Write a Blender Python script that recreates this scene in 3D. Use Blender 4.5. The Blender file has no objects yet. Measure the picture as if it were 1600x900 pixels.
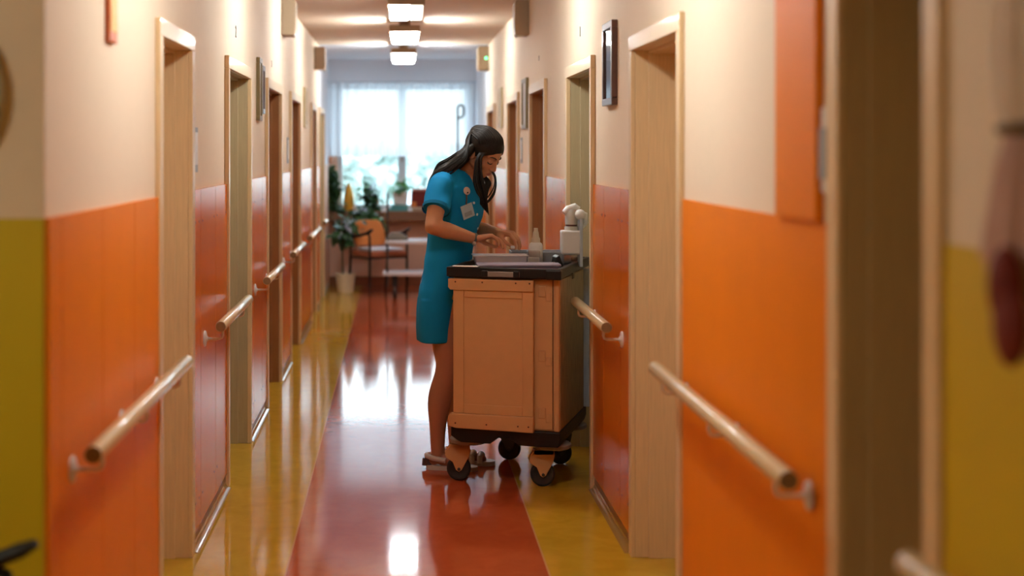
import bpy, bmesh, math, random
from mathutils import Vector, Matrix
import numpy as np

random.seed(7)
SC = bpy.context.scene
COL = SC.collection
V = Vector
PI = math.pi
F = 2222.0            # focal length in pixels of a 1600 px wide frame
EYE = 1.58            # camera height


def W(px, py, y):
    """A point seen at pixel (px, py), y metres down the corridor."""
    return V(((px - 622) * y / F, y, EYE - (py - 236) * y / F))


# --------------------------------------------------------------------------- materials
MATS = {}


def lin(c):
    return tuple((x / 12.92 if x <= 0.04045 else ((x + 0.055) / 1.055) ** 2.4) for x in c)


def mat(name, col, rough=0.5, metal=0.0, var=0.08, scale=18.0, stretch=(1, 1, 1), bump=0.0, bscale=60.0,
        coat=0.0, spec=0.5, emit=0.0, sub=0.0, detail=4.0, sheen=0.0):
    """Procedural surface: colour (linear rgb) broken up with noise, optional bump."""
    m = bpy.data.materials.new(name)
    m.use_nodes = True
    nt = m.node_tree
    bs = nt.nodes['Principled BSDF']
    tc = nt.nodes.new('ShaderNodeTexCoord')
    mp = nt.nodes.new('ShaderNodeMapping')
    mp.inputs['Scale'].default_value = stretch
    nt.links.new(tc.outputs['Object'], mp.inputs['Vector'])
    nz = nt.nodes.new('ShaderNodeTexNoise')
    nz.inputs['Scale'].default_value = scale
    nz.inputs['Detail'].default_value = detail
    nt.links.new(mp.outputs['Vector'], nz.inputs['Vector'])
    mx = nt.nodes.new('ShaderNodeMix')
    mx.data_type = 'RGBA'
    mx.inputs[6].default_value = tuple(max(0, c * (1 - var)) for c in col) + (1,)
    mx.inputs[7].default_value = tuple(min(1, c * (1 + var)) for c in col) + (1,)
    nt.links.new(nz.outputs['Fac'], mx.inputs[0])
    nt.links.new(mx.outputs[2], bs.inputs['Base Color'])
    bs.inputs['Roughness'].default_value = rough
    bs.inputs['Metallic'].default_value = metal
    bs.inputs['Specular IOR Level'].default_value = spec
    bs.inputs['Coat Weight'].default_value = coat
    bs.inputs['Coat Roughness'].default_value = 0.08
    if sub:
        bs.inputs['Subsurface Weight'].default_value = sub
        bs.inputs['Subsurface Radius'].default_value = (0.02, 0.008, 0.004)
    if sheen:
        bs.inputs['Sheen Weight'].default_value = sheen
    if emit:
        bs.inputs['Emission Color'].default_value = tuple(col) + (1,)
        bs.inputs['Emission Strength'].default_value = emit
    if bump:
        nb = nt.nodes.new('ShaderNodeTexNoise')
        nb.inputs['Scale'].default_value = bscale
        nb.inputs['Detail'].default_value = 3
        nt.links.new(mp.outputs['Vector'], nb.inputs['Vector'])
        b = nt.nodes.new('ShaderNodeBump')
        b.inputs['Strength'].default_value = bump
        b.inputs['Distance'].default_value = 0.002
        nt.links.new(nb.outputs['Fac'], b.inputs['Height'])
        nt.links.new(b.outputs['Normal'], bs.inputs['Normal'])
    MATS[name] = m
    return m


def wood(name, col, rough=0.4, var=0.14, coat=0.15):
    return mat(name, col, rough=rough, var=var, scale=9, stretch=(14, 14, 0.9), coat=coat, detail=6)


def floor_material():
    """Marbled linoleum: a red lane down the middle of a yellow floor, thin weld lines, heavy polish."""
    m = bpy.data.materials.new('polished_linoleum')
    m.use_nodes = True
    nt = m.node_tree
    L, N = nt.links.new, nt.nodes.new
    bs = nt.nodes['Principled BSDF']
    tc = N('ShaderNodeTexCoord')
    sx = N('ShaderNodeSeparateXYZ')
    L(tc.outputs['Object'], sx.inputs[0])

    def math_(op, a, b):
        n = N('ShaderNodeMath')
        n.operation = op
        for i, q in enumerate((a, b)):
            if isinstance(q, (int, float)):
                n.inputs[i].default_value = q
            else:
                L(q, n.inputs[i])
        return n.outputs[0]

    lane = math_('MULTIPLY', math_('GREATER_THAN', sx.outputs[0], -0.42), math_('LESS_THAN', sx.outputs[0], 0.565))
    lane = math_('MULTIPLY', lane, math_('GREATER_THAN', sx.outputs[1], 2.4))
    weld = math_('MAXIMUM', math_('LESS_THAN', math_('ABSOLUTE', math_('ADD', sx.outputs[0], 0.42), 0), 0.0035),
                 math_('LESS_THAN', math_('ABSOLUTE', math_('SUBTRACT', sx.outputs[0], 0.565), 0), 0.0035))
    nz = N('ShaderNodeTexNoise')
    nz.inputs['Scale'].default_value = 7
    nz.inputs['Detail'].default_value = 8
    nz.inputs['Distortion'].default_value = 1.2
    L(tc.outputs['Object'], nz.inputs['Vector'])

    def mix(f, a, b):
        n = N('ShaderNodeMix')
        n.data_type = 'RGBA'
        for i, q in ((0, f), (6, a), (7, b)):
            if isinstance(q, tuple):
                n.inputs[i].default_value = q
            else:
                L(q, n.inputs[i])
        return n.outputs[2]

    yel = mix(nz.outputs['Fac'], (0.47, 0.25, 0.012, 1), (0.70, 0.42, 0.034, 1))
    red = mix(nz.outputs['Fac'], (0.38, 0.055, 0.014, 1), (0.54, 0.10, 0.028, 1))
    c = mix(lane, yel, red)
    c = mix(weld, c, (0.62, 0.33, 0.12, 1))
    L(c, bs.inputs['Base Color'])
    rn = N('ShaderNodeTexNoise')
    rn.inputs['Scale'].default_value = 3
    L(tc.outputs['Object'], rn.inputs['Vector'])
    mr = N('ShaderNodeMapRange')
    mr.inputs[3].default_value = 0.05
    mr.inputs[4].default_value = 0.11
    L(rn.outputs['Fac'], mr.inputs[0])
    L(mr.outputs[0], bs.inputs['Roughness'])
    bs.inputs['IOR'].default_value = 1.45
    mp = N('ShaderNodeMapping')
    mp.inputs['Scale'].default_value = (1.0, 5.0, 1.0)
    L(tc.outputs['Object'], mp.inputs['Vector'])
    bn = N('ShaderNodeTexNoise')
    bn.inputs['Scale'].default_value = 9
    bn.inputs['Detail'].default_value = 3
    L(mp.outputs['Vector'], bn.inputs['Vector'])
    b = N('ShaderNodeBump')
    b.inputs['Strength'].default_value = 0.05
    b.inputs['Distance'].default_value = 0.003
    L(bn.outputs['Fac'], b.inputs['Height'])
    L(b.outputs['Normal'], bs.inputs['Normal'])
    MATS[m.name] = m
    return m


def clear_material(name, tint, alpha_glossy=0.08, rough=0.02):
    m = bpy.data.materials.new(name)
    m.use_nodes = True
    nt = m.node_tree
    for n in list(nt.nodes):
        if n.type == 'BSDF_PRINCIPLED':
            nt.nodes.remove(n)
    out = [n for n in nt.nodes if n.type == 'OUTPUT_MATERIAL'][0]
    t = nt.nodes.new('ShaderNodeBsdfTransparent')
    t.inputs[0].default_value = tint + (1,)
    g = nt.nodes.new('ShaderNodeBsdfGlossy')
    g.inputs['Roughness'].default_value = rough
    lw = nt.nodes.new('ShaderNodeLayerWeight')
    lw.inputs[0].default_value = 0.3
    ml = nt.nodes.new('ShaderNodeMath')
    ml.operation = 'MULTIPLY_ADD'
    ml.inputs[1].default_value = 0.5
    ml.inputs[2].default_value = alpha_glossy
    nt.links.new(lw.outputs['Facing'], ml.inputs[0])
    mx = nt.nodes.new('ShaderNodeMixShader')
    nt.links.new(ml.outputs[0], mx.inputs[0])
    nt.links.new(t.outputs[0], mx.inputs[1])
    nt.links.new(g.outputs[0], mx.inputs[2])
    nt.links.new(mx.outputs[0], out.inputs['Surface'])
    MATS[name] = m
    return m


def sheer_material(name, col, clear=0.4):
    m = bpy.data.materials.new(name)
    m.use_nodes = True
    nt = m.node_tree
    for n in list(nt.nodes):
        if n.type == 'BSDF_PRINCIPLED':
            nt.nodes.remove(n)
    out = [n for n in nt.nodes if n.type == 'OUTPUT_MATERIAL'][0]
    d = nt.nodes.new('ShaderNodeBsdfDiffuse')
    d.inputs[0].default_value = col + (1,)
    tl = nt.nodes.new('ShaderNodeBsdfTranslucent')
    tl.inputs[0].default_value = col + (1,)
    tr = nt.nodes.new('ShaderNodeBsdfTransparent')
    tc = nt.nodes.new('ShaderNodeTexCoord')
    wv = nt.nodes.new('ShaderNodeTexNoise')
    wv.inputs['Scale'].default_value = 60
    nt.links.new(tc.outputs['Object'], wv.inputs['Vector'])
    mr = nt.nodes.new('ShaderNodeMapRange')
    mr.inputs[3].default_value = clear - 0.06
    mr.inputs[4].default_value = clear + 0.06
    nt.links.new(wv.outputs['Fac'], mr.inputs[0])
    a = nt.nodes.new('ShaderNodeMixShader')
    a.inputs[0].default_value = 0.65
    nt.links.new(d.outputs[0], a.inputs[1])
    nt.links.new(tl.outputs[0], a.inputs[2])
    b = nt.nodes.new('ShaderNodeMixShader')
    nt.links.new(mr.outputs[0], b.inputs[0])
    nt.links.new(a.outputs[0], b.inputs[1])
    nt.links.new(tr.outputs[0], b.inputs[2])
    nt.links.new(b.outputs[0], out.inputs['Surface'])
    MATS[name] = m
    return m


def glow_material(name, col, strength):
    m = bpy.data.materials.new(name)
    m.use_nodes = True
    nt = m.node_tree
    bs = nt.nodes['Principled BSDF']
    bs.inputs['Base Color'].default_value = (0.8, 0.8, 0.78, 1)
    bs.inputs['Roughness'].default_value = 0.3
    tc = nt.nodes.new('ShaderNodeTexCoord')
    nz = nt.nodes.new('ShaderNodeTexNoise')
    nz.inputs['Scale'].default_value = 12
    nt.links.new(tc.outputs['Object'], nz.inputs['Vector'])
    mr = nt.nodes.new('ShaderNodeMapRange')
    mr.inputs[3].default_value = strength * 0.95
    mr.inputs[4].default_value = strength * 1.05
    nt.links.new(nz.outputs['Fac'], mr.inputs[0])
    bs.inputs['Emission Color'].default_value = col + (1,)
    nt.links.new(mr.outputs[0], bs.inputs['Emission Strength'])
    MATS[name] = m
    return m


WALL = mat('cream_wall_paint', (0.79, 0.635, 0.47), rough=0.75, var=0.03, scale=30, bump=0.08, bscale=220)
WALLEND = mat('daylit_white_paint', (0.76, 0.77, 0.82), rough=0.75, var=0.03, scale=30)  # cool white, window daylight of the end bay put into the colour
PINKW = mat('pale_pink_paint', (0.80, 0.54, 0.41), rough=0.7, var=0.04, scale=20)
CEIL = mat('ceiling_paint', (0.78, 0.62, 0.47), rough=0.85, var=0.02, scale=20)
ORANGE = mat('orange_panel', (0.68, 0.15, 0.006), rough=0.24, var=0.06, scale=9, stretch=(1, 1, 0.4), coat=0.0, spec=0.32)
ORANGEM = mat('lit_orange_paint', (0.80, 0.215, 0.008), rough=0.42, var=0.05, scale=8, stretch=(1, 1, 0.5), spec=0.15)  # panel orange made brighter, lamplight near the hall put into the colour
YELLOWLIT = mat('lit_yellow_paint', (0.62, 0.45, 0.004), rough=0.55, var=0.06, scale=8)  # yellow paint in a brighter copy, standing in for more hall light
YELLOW = mat('yellow_wall_paint', (0.60, 0.40, 0.006), rough=0.55, var=0.06, scale=8)
SKIRT = mat('russet_skirting', (0.22, 0.075, 0.03), rough=0.35, var=0.15, scale=12, stretch=(3, 0.6, 3))
COVE = mat('ochre_cove', (0.42, 0.22, 0.05), rough=0.15, var=0.08, coat=0.6)
SCREW = mat('dark_screw', (0.10, 0.035, 0.02), rough=0.4, metal=0.3)
MAPLE = wood('maple_veneer', (0.74, 0.52, 0.28), rough=0.38)
OLIVEW = wood('khaki_veneer', (0.45, 0.355, 0.20), rough=0.42)
BROWNW = wood('brown_veneer', (0.33, 0.135, 0.04), rough=0.42)
UMBERW = wood('umber_veneer', (0.46, 0.325, 0.155), rough=0.5)
RAILW = mat('handrail_beech', (0.74, 0.56, 0.31), rough=0.28, var=0.10, scale=10, stretch=(12, 1, 12), coat=0.5)
RAILEND = mat('handrail_end_grain', (0.24, 0.13, 0.05), rough=0.6, var=0.2, scale=60)
WHITEM = mat('white_enamel', (0.72, 0.66, 0.60), rough=0.3, var=0.03)
FRAMED = mat('dark_frame_wood', (0.085, 0.03, 0.018), rough=0.35, var=0.2, scale=30, stretch=(1, 8, 1), coat=0.3)
FRAMEO = mat('olive_frame_wood', (0.17, 0.12, 0.045), rough=0.4, var=0.2, scale=30)
FRAMEL = mat('light_frame_wood', (0.50, 0.38, 0.20), rough=0.4, var=0.15, scale=30)
PRINT = mat('picture_print', (0.35, 0.26, 0.19), rough=0.4, var=0.7, scale=9)
PICGL = mat('picture_glass', (0.06, 0.05, 0.055), rough=0.04, var=0.3, scale=6, spec=0.9)
GREYP = mat('grey_plastic', (0.30, 0.32, 0.35), rough=0.4, var=0.06)
BEIGEP = mat('beige_plastic', (0.42, 0.31, 0.20), rough=0.5, var=0.05)
LEDG = glow_material('green_led', (0.05, 1.0, 0.35), 4.0)
BLACK = mat('black_plastic', (0.010, 0.009, 0.009), rough=0.42, var=0.2, scale=40, spec=0.3)
RUBBER = mat('black_rubber', (0.02, 0.018, 0.017), rough=0.6, var=0.2)
CREAMP = mat('cream_cart_plastic', (0.68, 0.385, 0.165), rough=0.42, var=0.05, scale=25, bump=0.15, bscale=350)
CREAMP2 = mat('cream_cart_plastic_edge', (0.64, 0.36, 0.155), rough=0.45, var=0.05, scale=25)
GREYD = mat('grey_bumper_rubber', (0.26, 0.22, 0.19), rough=0.6, var=0.1)
STEEL = mat('brushed_steel', (0.42, 0.41, 0.40), rough=0.32, metal=0.9, var=0.08, scale=40, stretch=(1, 1, 20))
STEELD = mat('dark_steel', (0.10, 0.10, 0.10), rough=0.35, metal=0.7, var=0.1)
SHELFW = mat('pale_shelf', (0.80, 0.82, 0.88), rough=0.35, var=0.03)
PAPER = mat('white_paper', (0.82, 0.82, 0.82), rough=0.7, var=0.02)
WHITEP = mat('white_plastic', (0.80, 0.79, 0.76), rough=0.3, var=0.02)
TRANSL = mat('milky_plastic', (0.66, 0.60, 0.62), rough=0.3, var=0.05, sub=0.2)
PURPLE = mat('violet_plastic', (0.13, 0.085, 0.15), rough=0.4, var=0.06)
GREYT = mat('grey_tray_plastic', (0.27, 0.27, 0.28), rough=0.45, var=0.12, scale=80)
SKIN = mat('skin', (0.53, 0.235, 0.115), rough=0.42, var=0.06, scale=30, sub=0.12, bump=0.05, bscale=300)
LEGSKIN = mat('skin_legs', (0.46, 0.20, 0.115), rough=0.38, var=0.05, scale=20, sub=0.08)
LIPS = mat('lips', (0.40, 0.135, 0.09), rough=0.35, var=0.05)
HAIR = mat('dark_brown_hair', (0.009, 0.006, 0.004), rough=0.45, var=0.7, scale=14, stretch=(9, 9, 1.5), bump=0.4, bscale=40, spec=0.22)
BROW = mat('brow_hair', (0.035, 0.016, 0.01), rough=0.6, var=0.2)
EYEW = mat('eye_surface', (0.35, 0.28, 0.24), rough=0.15, var=0.1)
TEAL = mat('teal_cotton', (0.002, 0.225, 0.50), rough=0.8, var=0.10, scale=16, bump=0.25, bscale=500, spec=0.2)
TEALD = mat('teal_cotton_trim', (0.001, 0.13, 0.27), rough=0.8, var=0.1, spec=0.2)
BUTTON = mat('pearl_button', (0.75, 0.78, 0.80), rough=0.2, var=0.05)
SHOEW = mat('pale_shoe_leather', (0.62, 0.55, 0.50), rough=0.4, var=0.05)
SHOED = mat('dark_shoe_trim', (0.06, 0.025, 0.02), rough=0.4, var=0.1)
FABO = mat('orange_upholstery', (0.70, 0.24, 0.06), rough=0.8, var=0.1, scale=60, bump=0.2, bscale=300)
FABR = mat('rust_upholstery', (0.42, 0.13, 0.06), rough=0.8, var=0.1, scale=60)
LEAF = mat('dark_leaf', (0.028, 0.085, 0.022), rough=0.4, var=0.45, scale=8)
LEAFB = mat('bright_leaf', (0.07, 0.28, 0.06), rough=0.45, var=0.4, scale=8)
LEAFP = mat('pale_blue_petal', (0.55, 0.62, 0.75), rough=0.6, var=0.15, scale=8)
STEM = mat('plant_stem', (0.06, 0.05, 0.02), rough=0.6, var=0.2)
POTW = mat('white_ceramic', (0.82, 0.70, 0.52), rough=0.5, var=0.04)
POTT = mat('terracotta', (0.52, 0.20, 0.09), rough=0.7, var=0.1)
SOIL = mat('soil', (0.04, 0.025, 0.015), rough=0.9, var=0.4, scale=60)
SILLW = mat('brown_sill_wood', (0.23, 0.115, 0.06), rough=0.4, var=0.15, scale=10, stretch=(0.6, 6, 6))
VASEY = mat('yellow_orange_glaze', (0.95, 0.50, 0.05), rough=0.4, var=0.15, sub=0.5)
REDF = mat('dark_red_fabric', (0.17, 0.014, 0.010), rough=0.7, var=0.2)
PINKF = mat('dusty_pink_fabric', (0.55, 0.33, 0.29), rough=0.8, var=0.25, scale=10)
WHITEF = mat('off_white_fabric', (0.80, 0.66, 0.60), rough=0.8, var=0.2, scale=10)
TWINE = mat('brown_twine', (0.13, 0.075, 0.02), rough=0.8, var=0.3, scale=60)
TEALB = mat('teal_book_cover', (0.10, 0.36, 0.36), rough=0.5, var=0.05)
CREAMB = mat('cream_cloth', (0.55, 0.46, 0.33), rough=0.7, var=0.08)
TAUPE = mat('taupe_towel', (0.19, 0.155, 0.12), rough=0.9, var=0.15, scale=40)
PVC = mat('white_window_frame', (0.62, 0.68, 0.74), rough=0.35, var=0.02)
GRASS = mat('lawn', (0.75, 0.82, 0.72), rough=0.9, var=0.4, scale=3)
TREEL = mat('tree_leaves', (0.62, 0.84, 0.66), rough=0.7, var=0.5, scale=1.5)  # leaf green paled, overexposed daylight put into the colour
BARK = mat('bark', (0.10, 0.07, 0.05), rough=0.9, var=0.3)
PLAQY = mat('yellow_plaque', (0.70, 0.40, 0.05), rough=0.4, var=0.1)
PLAQO = mat('orange_plaque_edge', (0.62, 0.14, 0.03), rough=0.4, var=0.1)
CLOCKF = mat('clock_face', (0.55, 0.52, 0.42), rough=0.4, var=0.03)
CLOCKR = mat('clock_rim', (0.52, 0.56, 0.46), rough=0.35, var=0.05)
NUMK = mat('black_lettering', (0.02, 0.018, 0.016), rough=0.5, var=0.1)
NUMB = mat('brown_lettering', (0.22, 0.10, 0.05), rough=0.5, var=0.1)
FLOORM = floor_material()
GLASS = clear_material('window_glass', (0.95, 0.98, 0.98))
CLEARP = clear_material('clear_plastic', (0.86, 0.86, 0.88), 0.14, 0.1)
SHEER = sheer_material('sheer_curtain', (0.78, 0.80, 0.83), 0.12)
LAMP = glow_material('lamp_diffuser', (0.94, 0.985, 0.98), 185.0)
LAMPF = glow_material('lamp_diffuser_front', (0.94, 0.985, 0.98), 3.2)
LAMPB = glow_material('lamp_diffuser_base', (0.94, 0.985, 0.98), 55.0)
LAMPD = glow_material('dim_lamp_diffuser', (1.0, 0.92, 0.80), 1.5)
HALLFILL = glow_material('hall_fill_glow', (1.0, 1.0, 0.82), 95.0)  # added lamp out of view that brightens the hall
HOUSE = mat('lamp_housing', (0.33, 0.22, 0.13), rough=0.5, var=0.05)


# --------------------------------------------------------------------------- mesh builder
class MB:
    def __init__(self):
        self.v, self.f, self.m = [], [], []

    def add(self, vs, fs, mi=0):
        o = len(self.v)
        self.v += [tuple(p) for p in vs]
        self.f += [tuple(o + i for i in f) for f in fs]
        self.m += [mi] * len(fs)
        return self

    def box(self, x0, x1, y0, y1, z0, z1, mi=0, M=None):
        vs = [V((x, y, z)) for z in (z0, z1) for y in (y0, y1) for x in (x0, x1)]
        if M is not None:
            vs = [M @ p for p in vs]
        fs = [(0, 2, 3, 1), (4, 5, 7, 6), (0, 1, 5, 4), (2, 6, 7, 3), (0, 4, 6, 2), (1, 3, 7, 5)]
        return self.add(vs, fs, mi)

    def taper(self, x0, x1, y0, y1, z0, z1, dx, dy, mi=0):
        """A box whose bottom is smaller than its top by dx, dy on each side."""
        vs = [(x0 + dx, y0 + dy, z0), (x1 - dx, y0 + dy, z0), (x0 + dx, y1 - dy, z0), (x1 - dx, y1 - dy, z0),
              (x0, y0, z1), (x1, y0, z1), (x0, y1, z1), (x1, y1, z1)]
        fs = [(0, 2, 3, 1), (4, 5, 7, 6), (0, 1, 5, 4), (2, 6, 7, 3), (0, 4, 6, 2), (1, 3, 7, 5)]
        return self.add(vs, fs, mi)

    def loft(self, rings, cap0=True, cap1=True, closed=True, mi=0):
        n = len(rings[0])
        vs = [p for r in rings for p in r]
        fs = []
        for i in range(len(rings) - 1):
            for j in range(n if closed else n - 1):
                k = (j + 1) % n
                fs.append((i * n + j, i * n + k, (i + 1) * n + k, (i + 1) * n + j))
        if cap0:
            fs.append(tuple(range(n - 1, -1, -1)))
        if cap1:
            fs.append(tuple(range((len(rings) - 1) * n, len(rings) * n)))
        return self.add(vs, fs, mi)

    def tube(self, pts, rad, n=12, caps=True, mi=0, flat=None):
        """A tube along pts; rad is a number or one per point; flat=(k, direction) squashes it."""
        pts = [V(p) for p in pts]
        if not hasattr(rad, '__len__'):
            rad = [rad] * len(pts)
        rings = []
        up = None
        for i, p in enumerate(pts):
            d = (pts[min(i + 1, len(pts) - 1)] - pts[max(i - 1, 0)]).normalized()
            if up is None:
                up = V((0, 0, 1)) if abs(d.z) < 0.9 else V((0, 1, 0))
            a = d.cross(up)
            if a.length < 1e-6:
                a = d.orthogonal()
            a.normalize()
            b = a.cross(d).normalized()
            up = b
            ring = []
            for k in range(n):
                t = 2 * PI * k / n
                off = (a * math.cos(t) + b * math.sin(t)) * rad[i]
                if flat is not None:
                    ax = V(flat[1]).normalized()
                    off -= ax * off.dot(ax) * (1 - flat[0])
                ring.append(p + off)
            rings.append(ring)
        return self.loft(rings, caps, caps, mi=mi)

    def cyl(self, p0, p1, r0, r1=None, n=20, mi=0):
        return self.tube([p0, p1], [r0, r0 if r1 is None else r1], n, mi=mi)

    def capsule(self, p0, p1, r0, r1, n=14, h=4, mi=0):
        p0, p1 = V(p0), V(p1)
        d = (p1 - p0).normalized()
        pts, rad = [], []
        for i in range(h + 1):
            t = (PI / 2) * i / h
            pts.append(p0 - d * r0 * math.cos(t))
            rad.append(max(r0 * math.sin(t), r0 * 0.03))
        for i in range(h + 1):
            t = (PI / 2) * i / h
            pts.append(p1 + d * r1 * math.sin(t))
            rad.append(max(r1 * math.cos(t), r1 * 0.03))
        return self.tube(pts, rad, n, mi=mi)

    def ellipsoid(self, c, r, M=None, nu=18, nv=12, mi=0):
        rings = []
        c = V(c)
        for i in range(nv + 1):
            t = PI * i / nv
            s, z = max(math.sin(t), 0.02), -math.cos(t)
            ring = []
            for j in range(nu):
                a = 2 * PI * j / nu
                p = V((r[0] * s * math.cos(a), r[1] * s * math.sin(a), r[2] * z))
                ring.append(c + (M @ p if M is not None else p))
            rings.append(ring)
        return self.loft(rings, mi=mi)

    def lathe(self, prof, c=(0, 0, 0), n=24, M=None, mi=0, caps=(True, True)):
        rings = []
        for r, z in prof:
            ring = []
            for k in range(n):
                a = 2 * PI * k / n
                p = V((max(r, 1e-4) * math.cos(a), max(r, 1e-4) * math.sin(a), z))
                ring.append(V(c) + (M @ p if M is not None else p))
            rings.append(ring)
        return self.loft(rings, caps[0], caps[1], mi=mi)

    def disc_prism(self, pts, d, mi=0):
        """Extrude a polygon (list of points) along vector d."""
        pts = [V(p) for p in pts]
        n = len(pts)
        vs = pts + [p + V(d) for p in pts]
        fs = [tuple(range(n - 1, -1, -1)), tuple(range(n, 2 * n))]
        fs += [(i, (i + 1) % n, n + (i + 1) % n, n + i) for i in range(n)]
        return self.add(vs, fs, mi)

    def leaf(self, p, d, up, L, w, mi=0):
        p, d = V(p), V(d).normalized()
        s = d.cross(V(up))
        if s.length < 1e-4:
            s = d.orthogonal()
        s.normalize()
        u = s.cross(d)
        a = p + d * L * 0.35
        b = p + d * L * 0.7
        vs = [p, a + s * w * 0.5 + u * w * 0.12, a - s * w * 0.5 + u * w * 0.12, b + s * w * 0.36, b - s * w * 0.36,
              p + d * L - u * L * 0.12, a - u * w * 0.04, b - u * w * 0.06]
        fs = [(0, 6, 1), (0, 2, 6), (1, 6, 7, 3), (6, 2, 4, 7), (3, 7, 5), (7, 4, 5)]
        return self.add(vs, fs, mi)

    def build(self, name, mats, parent=None, smooth=True, bevel=0.0, seg=2, loc=None, angle=42):
        me = bpy.data.meshes.new(name)
        me.from_pydata(self.v, [], self.f)
        if not isinstance(mats, (list, tuple)):
            mats = [mats]
        for m in mats:
            me.materials.append(m)
        me.polygons.foreach_set('material_index', self.m)
        finish(me, smooth, angle)
        o = bpy.data.objects.new(name, me)
        COL.objects.link(o)
        if parent is not None:
            o.parent = parent
        if loc is not None:
            o.location = loc
        if bevel:
            b = o.modifiers.new('edge', 'BEVEL')
            b.width = bevel
            b.segments = seg
            b.limit_method = 'ANGLE'
            b.angle_limit = math.radians(40)
        return o


def finish(me, smooth=True, angle=42):
    bm = bmesh.new()
    bm.from_mesh(me)
    bmesh.ops.recalc_face_normals(bm, faces=bm.faces)
    if smooth:
        for f in bm.faces:
            f.smooth = True
        lim = math.radians(angle)
        for e in bm.edges:
            if len(e.link_faces) == 2 and e.calc_face_angle(0) > lim:
                e.smooth = False
    bm.to_mesh(me)
    bm.free()


def tag(o, label=None, cat=None, group=None, kind=None):
    if label:
        o['label'] = label
    if cat:
        o['category'] = cat
    if group:
        o['group'] = group
    if kind:
        o['kind'] = kind
    return o


def thing(name, loc, label=None, cat=None, group=None, rz=0.0, kind=None):
    o = bpy.data.objects.new(name, None)
    o.empty_display_size = 0.1
    COL.objects.link(o)
    o.location = loc
    o.rotation_euler = (0, 0, rz)
    return tag(o, label, cat, group, kind)


# --------------------------------------------------------------------------- room shell
XL, XR = -0.815, 0.923        # corridor wall planes
YS, YE = 3.28, 16.8           # corridor start (left corner) and end wall
H = 2.66
PT = 1.425                    # top of the coloured wall panels
DH = 1.97                     # clear door height
TH = 0.30                     # wall thickness

fl = MB().box(-4.0, 2.2, -3.0, YE + 0.3, -0.1, 0.0).build('floor', FLOORM, smooth=False)
tag(fl, 'polished marbled floor, red lane down the middle between yellow strips', 'floor', kind='structure')
ce = MB().box(-4.0, 2.2, -3.0, 14.4, H, H + 0.1)
ce = ce.build('ceiling', CEIL, smooth=False)
tag(ce, 'peach lit corridor ceiling with small square lamps', 'ceiling', kind='structure')
ce2 = MB().box(-4.0, 2.2, 14.4, YE + 0.3, H, H + 0.1).build('ceiling_end', WALLEND, smooth=False)
tag(ce2, 'ceiling bay before the end window, cool daylight in its colour', 'ceiling', kind='structure')

#           near  far   casing-depth casing-front-width   veneer
DOORS_L = [(4.84, 5.52, 0.018, 0.070, 'M'), (6.72, 7.69, 0.022, 0.045, 'O'), (8.75, 9.73, 0.022, 0.045, 'B'),
           (10.68, 11.62, 0.022, 0.045, 'B'), (13.25, 13.92, 0.022, 0.045, 'B'), (14.58, 15.35, 0.022, 0.045, 'O')]
DOORS_R = [(2.466, 2.945, 0.015, 0.073, 'U'), (4.635, 5.53, 0.018, 0.055, 'M'), (6.69, 7.61, 0.024, 0.045, 'O'),
           (8.84, 9.79, 0.022, 0.045, 'B'), (10.84, 11.80, 0.022, 0.045, 'B'), (13.5, 14.45, 0.022, 0.045, 'B')]


def side_wall(name, x, sgn, y0, y1, doors, label, m):
    mb = MB()
    y = y0
    xa, xb = sorted((x, x + sgn * TH))
    for d in doors:
        mb.box(xa, xb, y, d[0] - 0.02, 0, H)
        mb.box(xa, xb, d[0] - 0.02, d[1] + 0.02, DH + 0.02, H)
        y = d[1] + 0.02
    mb.box(xa, xb, y, y1, 0, H)
    return tag(mb.build(name, m, smooth=False), label, 'wall', kind='structure')


side_wall('wall_left', XL, -1, YS, 14.5, DOORS_L[:5], 'corridor wall on the clock side, cream above orange panels', WALL)
side_wall('wall_left_end', XL, -1, 14.5, YE, DOORS_L[5:], 'last stretch of wall beside the hanging plant', WALLEND)
side_wall('wall_right', XR, 1, -3.0, 14.6, DOORS_R, 'corridor wall on the trolley side, cream above orange panels', WALL)
side_wall('wall_right_end', XR, 1, 14.6, YE, [], 'last stretch of wall beside the curtain pole', WALLEND)

# hall around the camera
hw = MB().box(-4.0, XL - TH, YS, YS + 0.2, 0, H).build('wall_hall_front', WALL, smooth=False)
tag(hw, 'hall wall facing us with yellow lower half and wall clock', 'wall', kind='structure')
MB().box(-4.2, -4.0, -3.0, YS + 0.2, 0, H).build('wall_hall_left', WALL, smooth=False)['kind'] = 'structure'
MB().box(-4.2, 2.2, -3.2, -3.0, 0, H).build('wall_hall_back', WALL, smooth=False)['kind'] = 'structure'
yl = MB().box(-4.0, XL - 0.001, YS - 0.004, YS, 0.0, PT).build('trim_1', YELLOWLIT, smooth=False)
tag(yl, 'yellow painted lower wall at the hall corner', 'wall paint', kind='structure')
wc = MB().box(XL - TH, XL - 0.001, YS - 0.002, YS, PT, H).build('wall_corner', WALL, smooth=False)
tag(wc, 'cream wall end above the yellow paint', 'wall', kind='structure')

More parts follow.
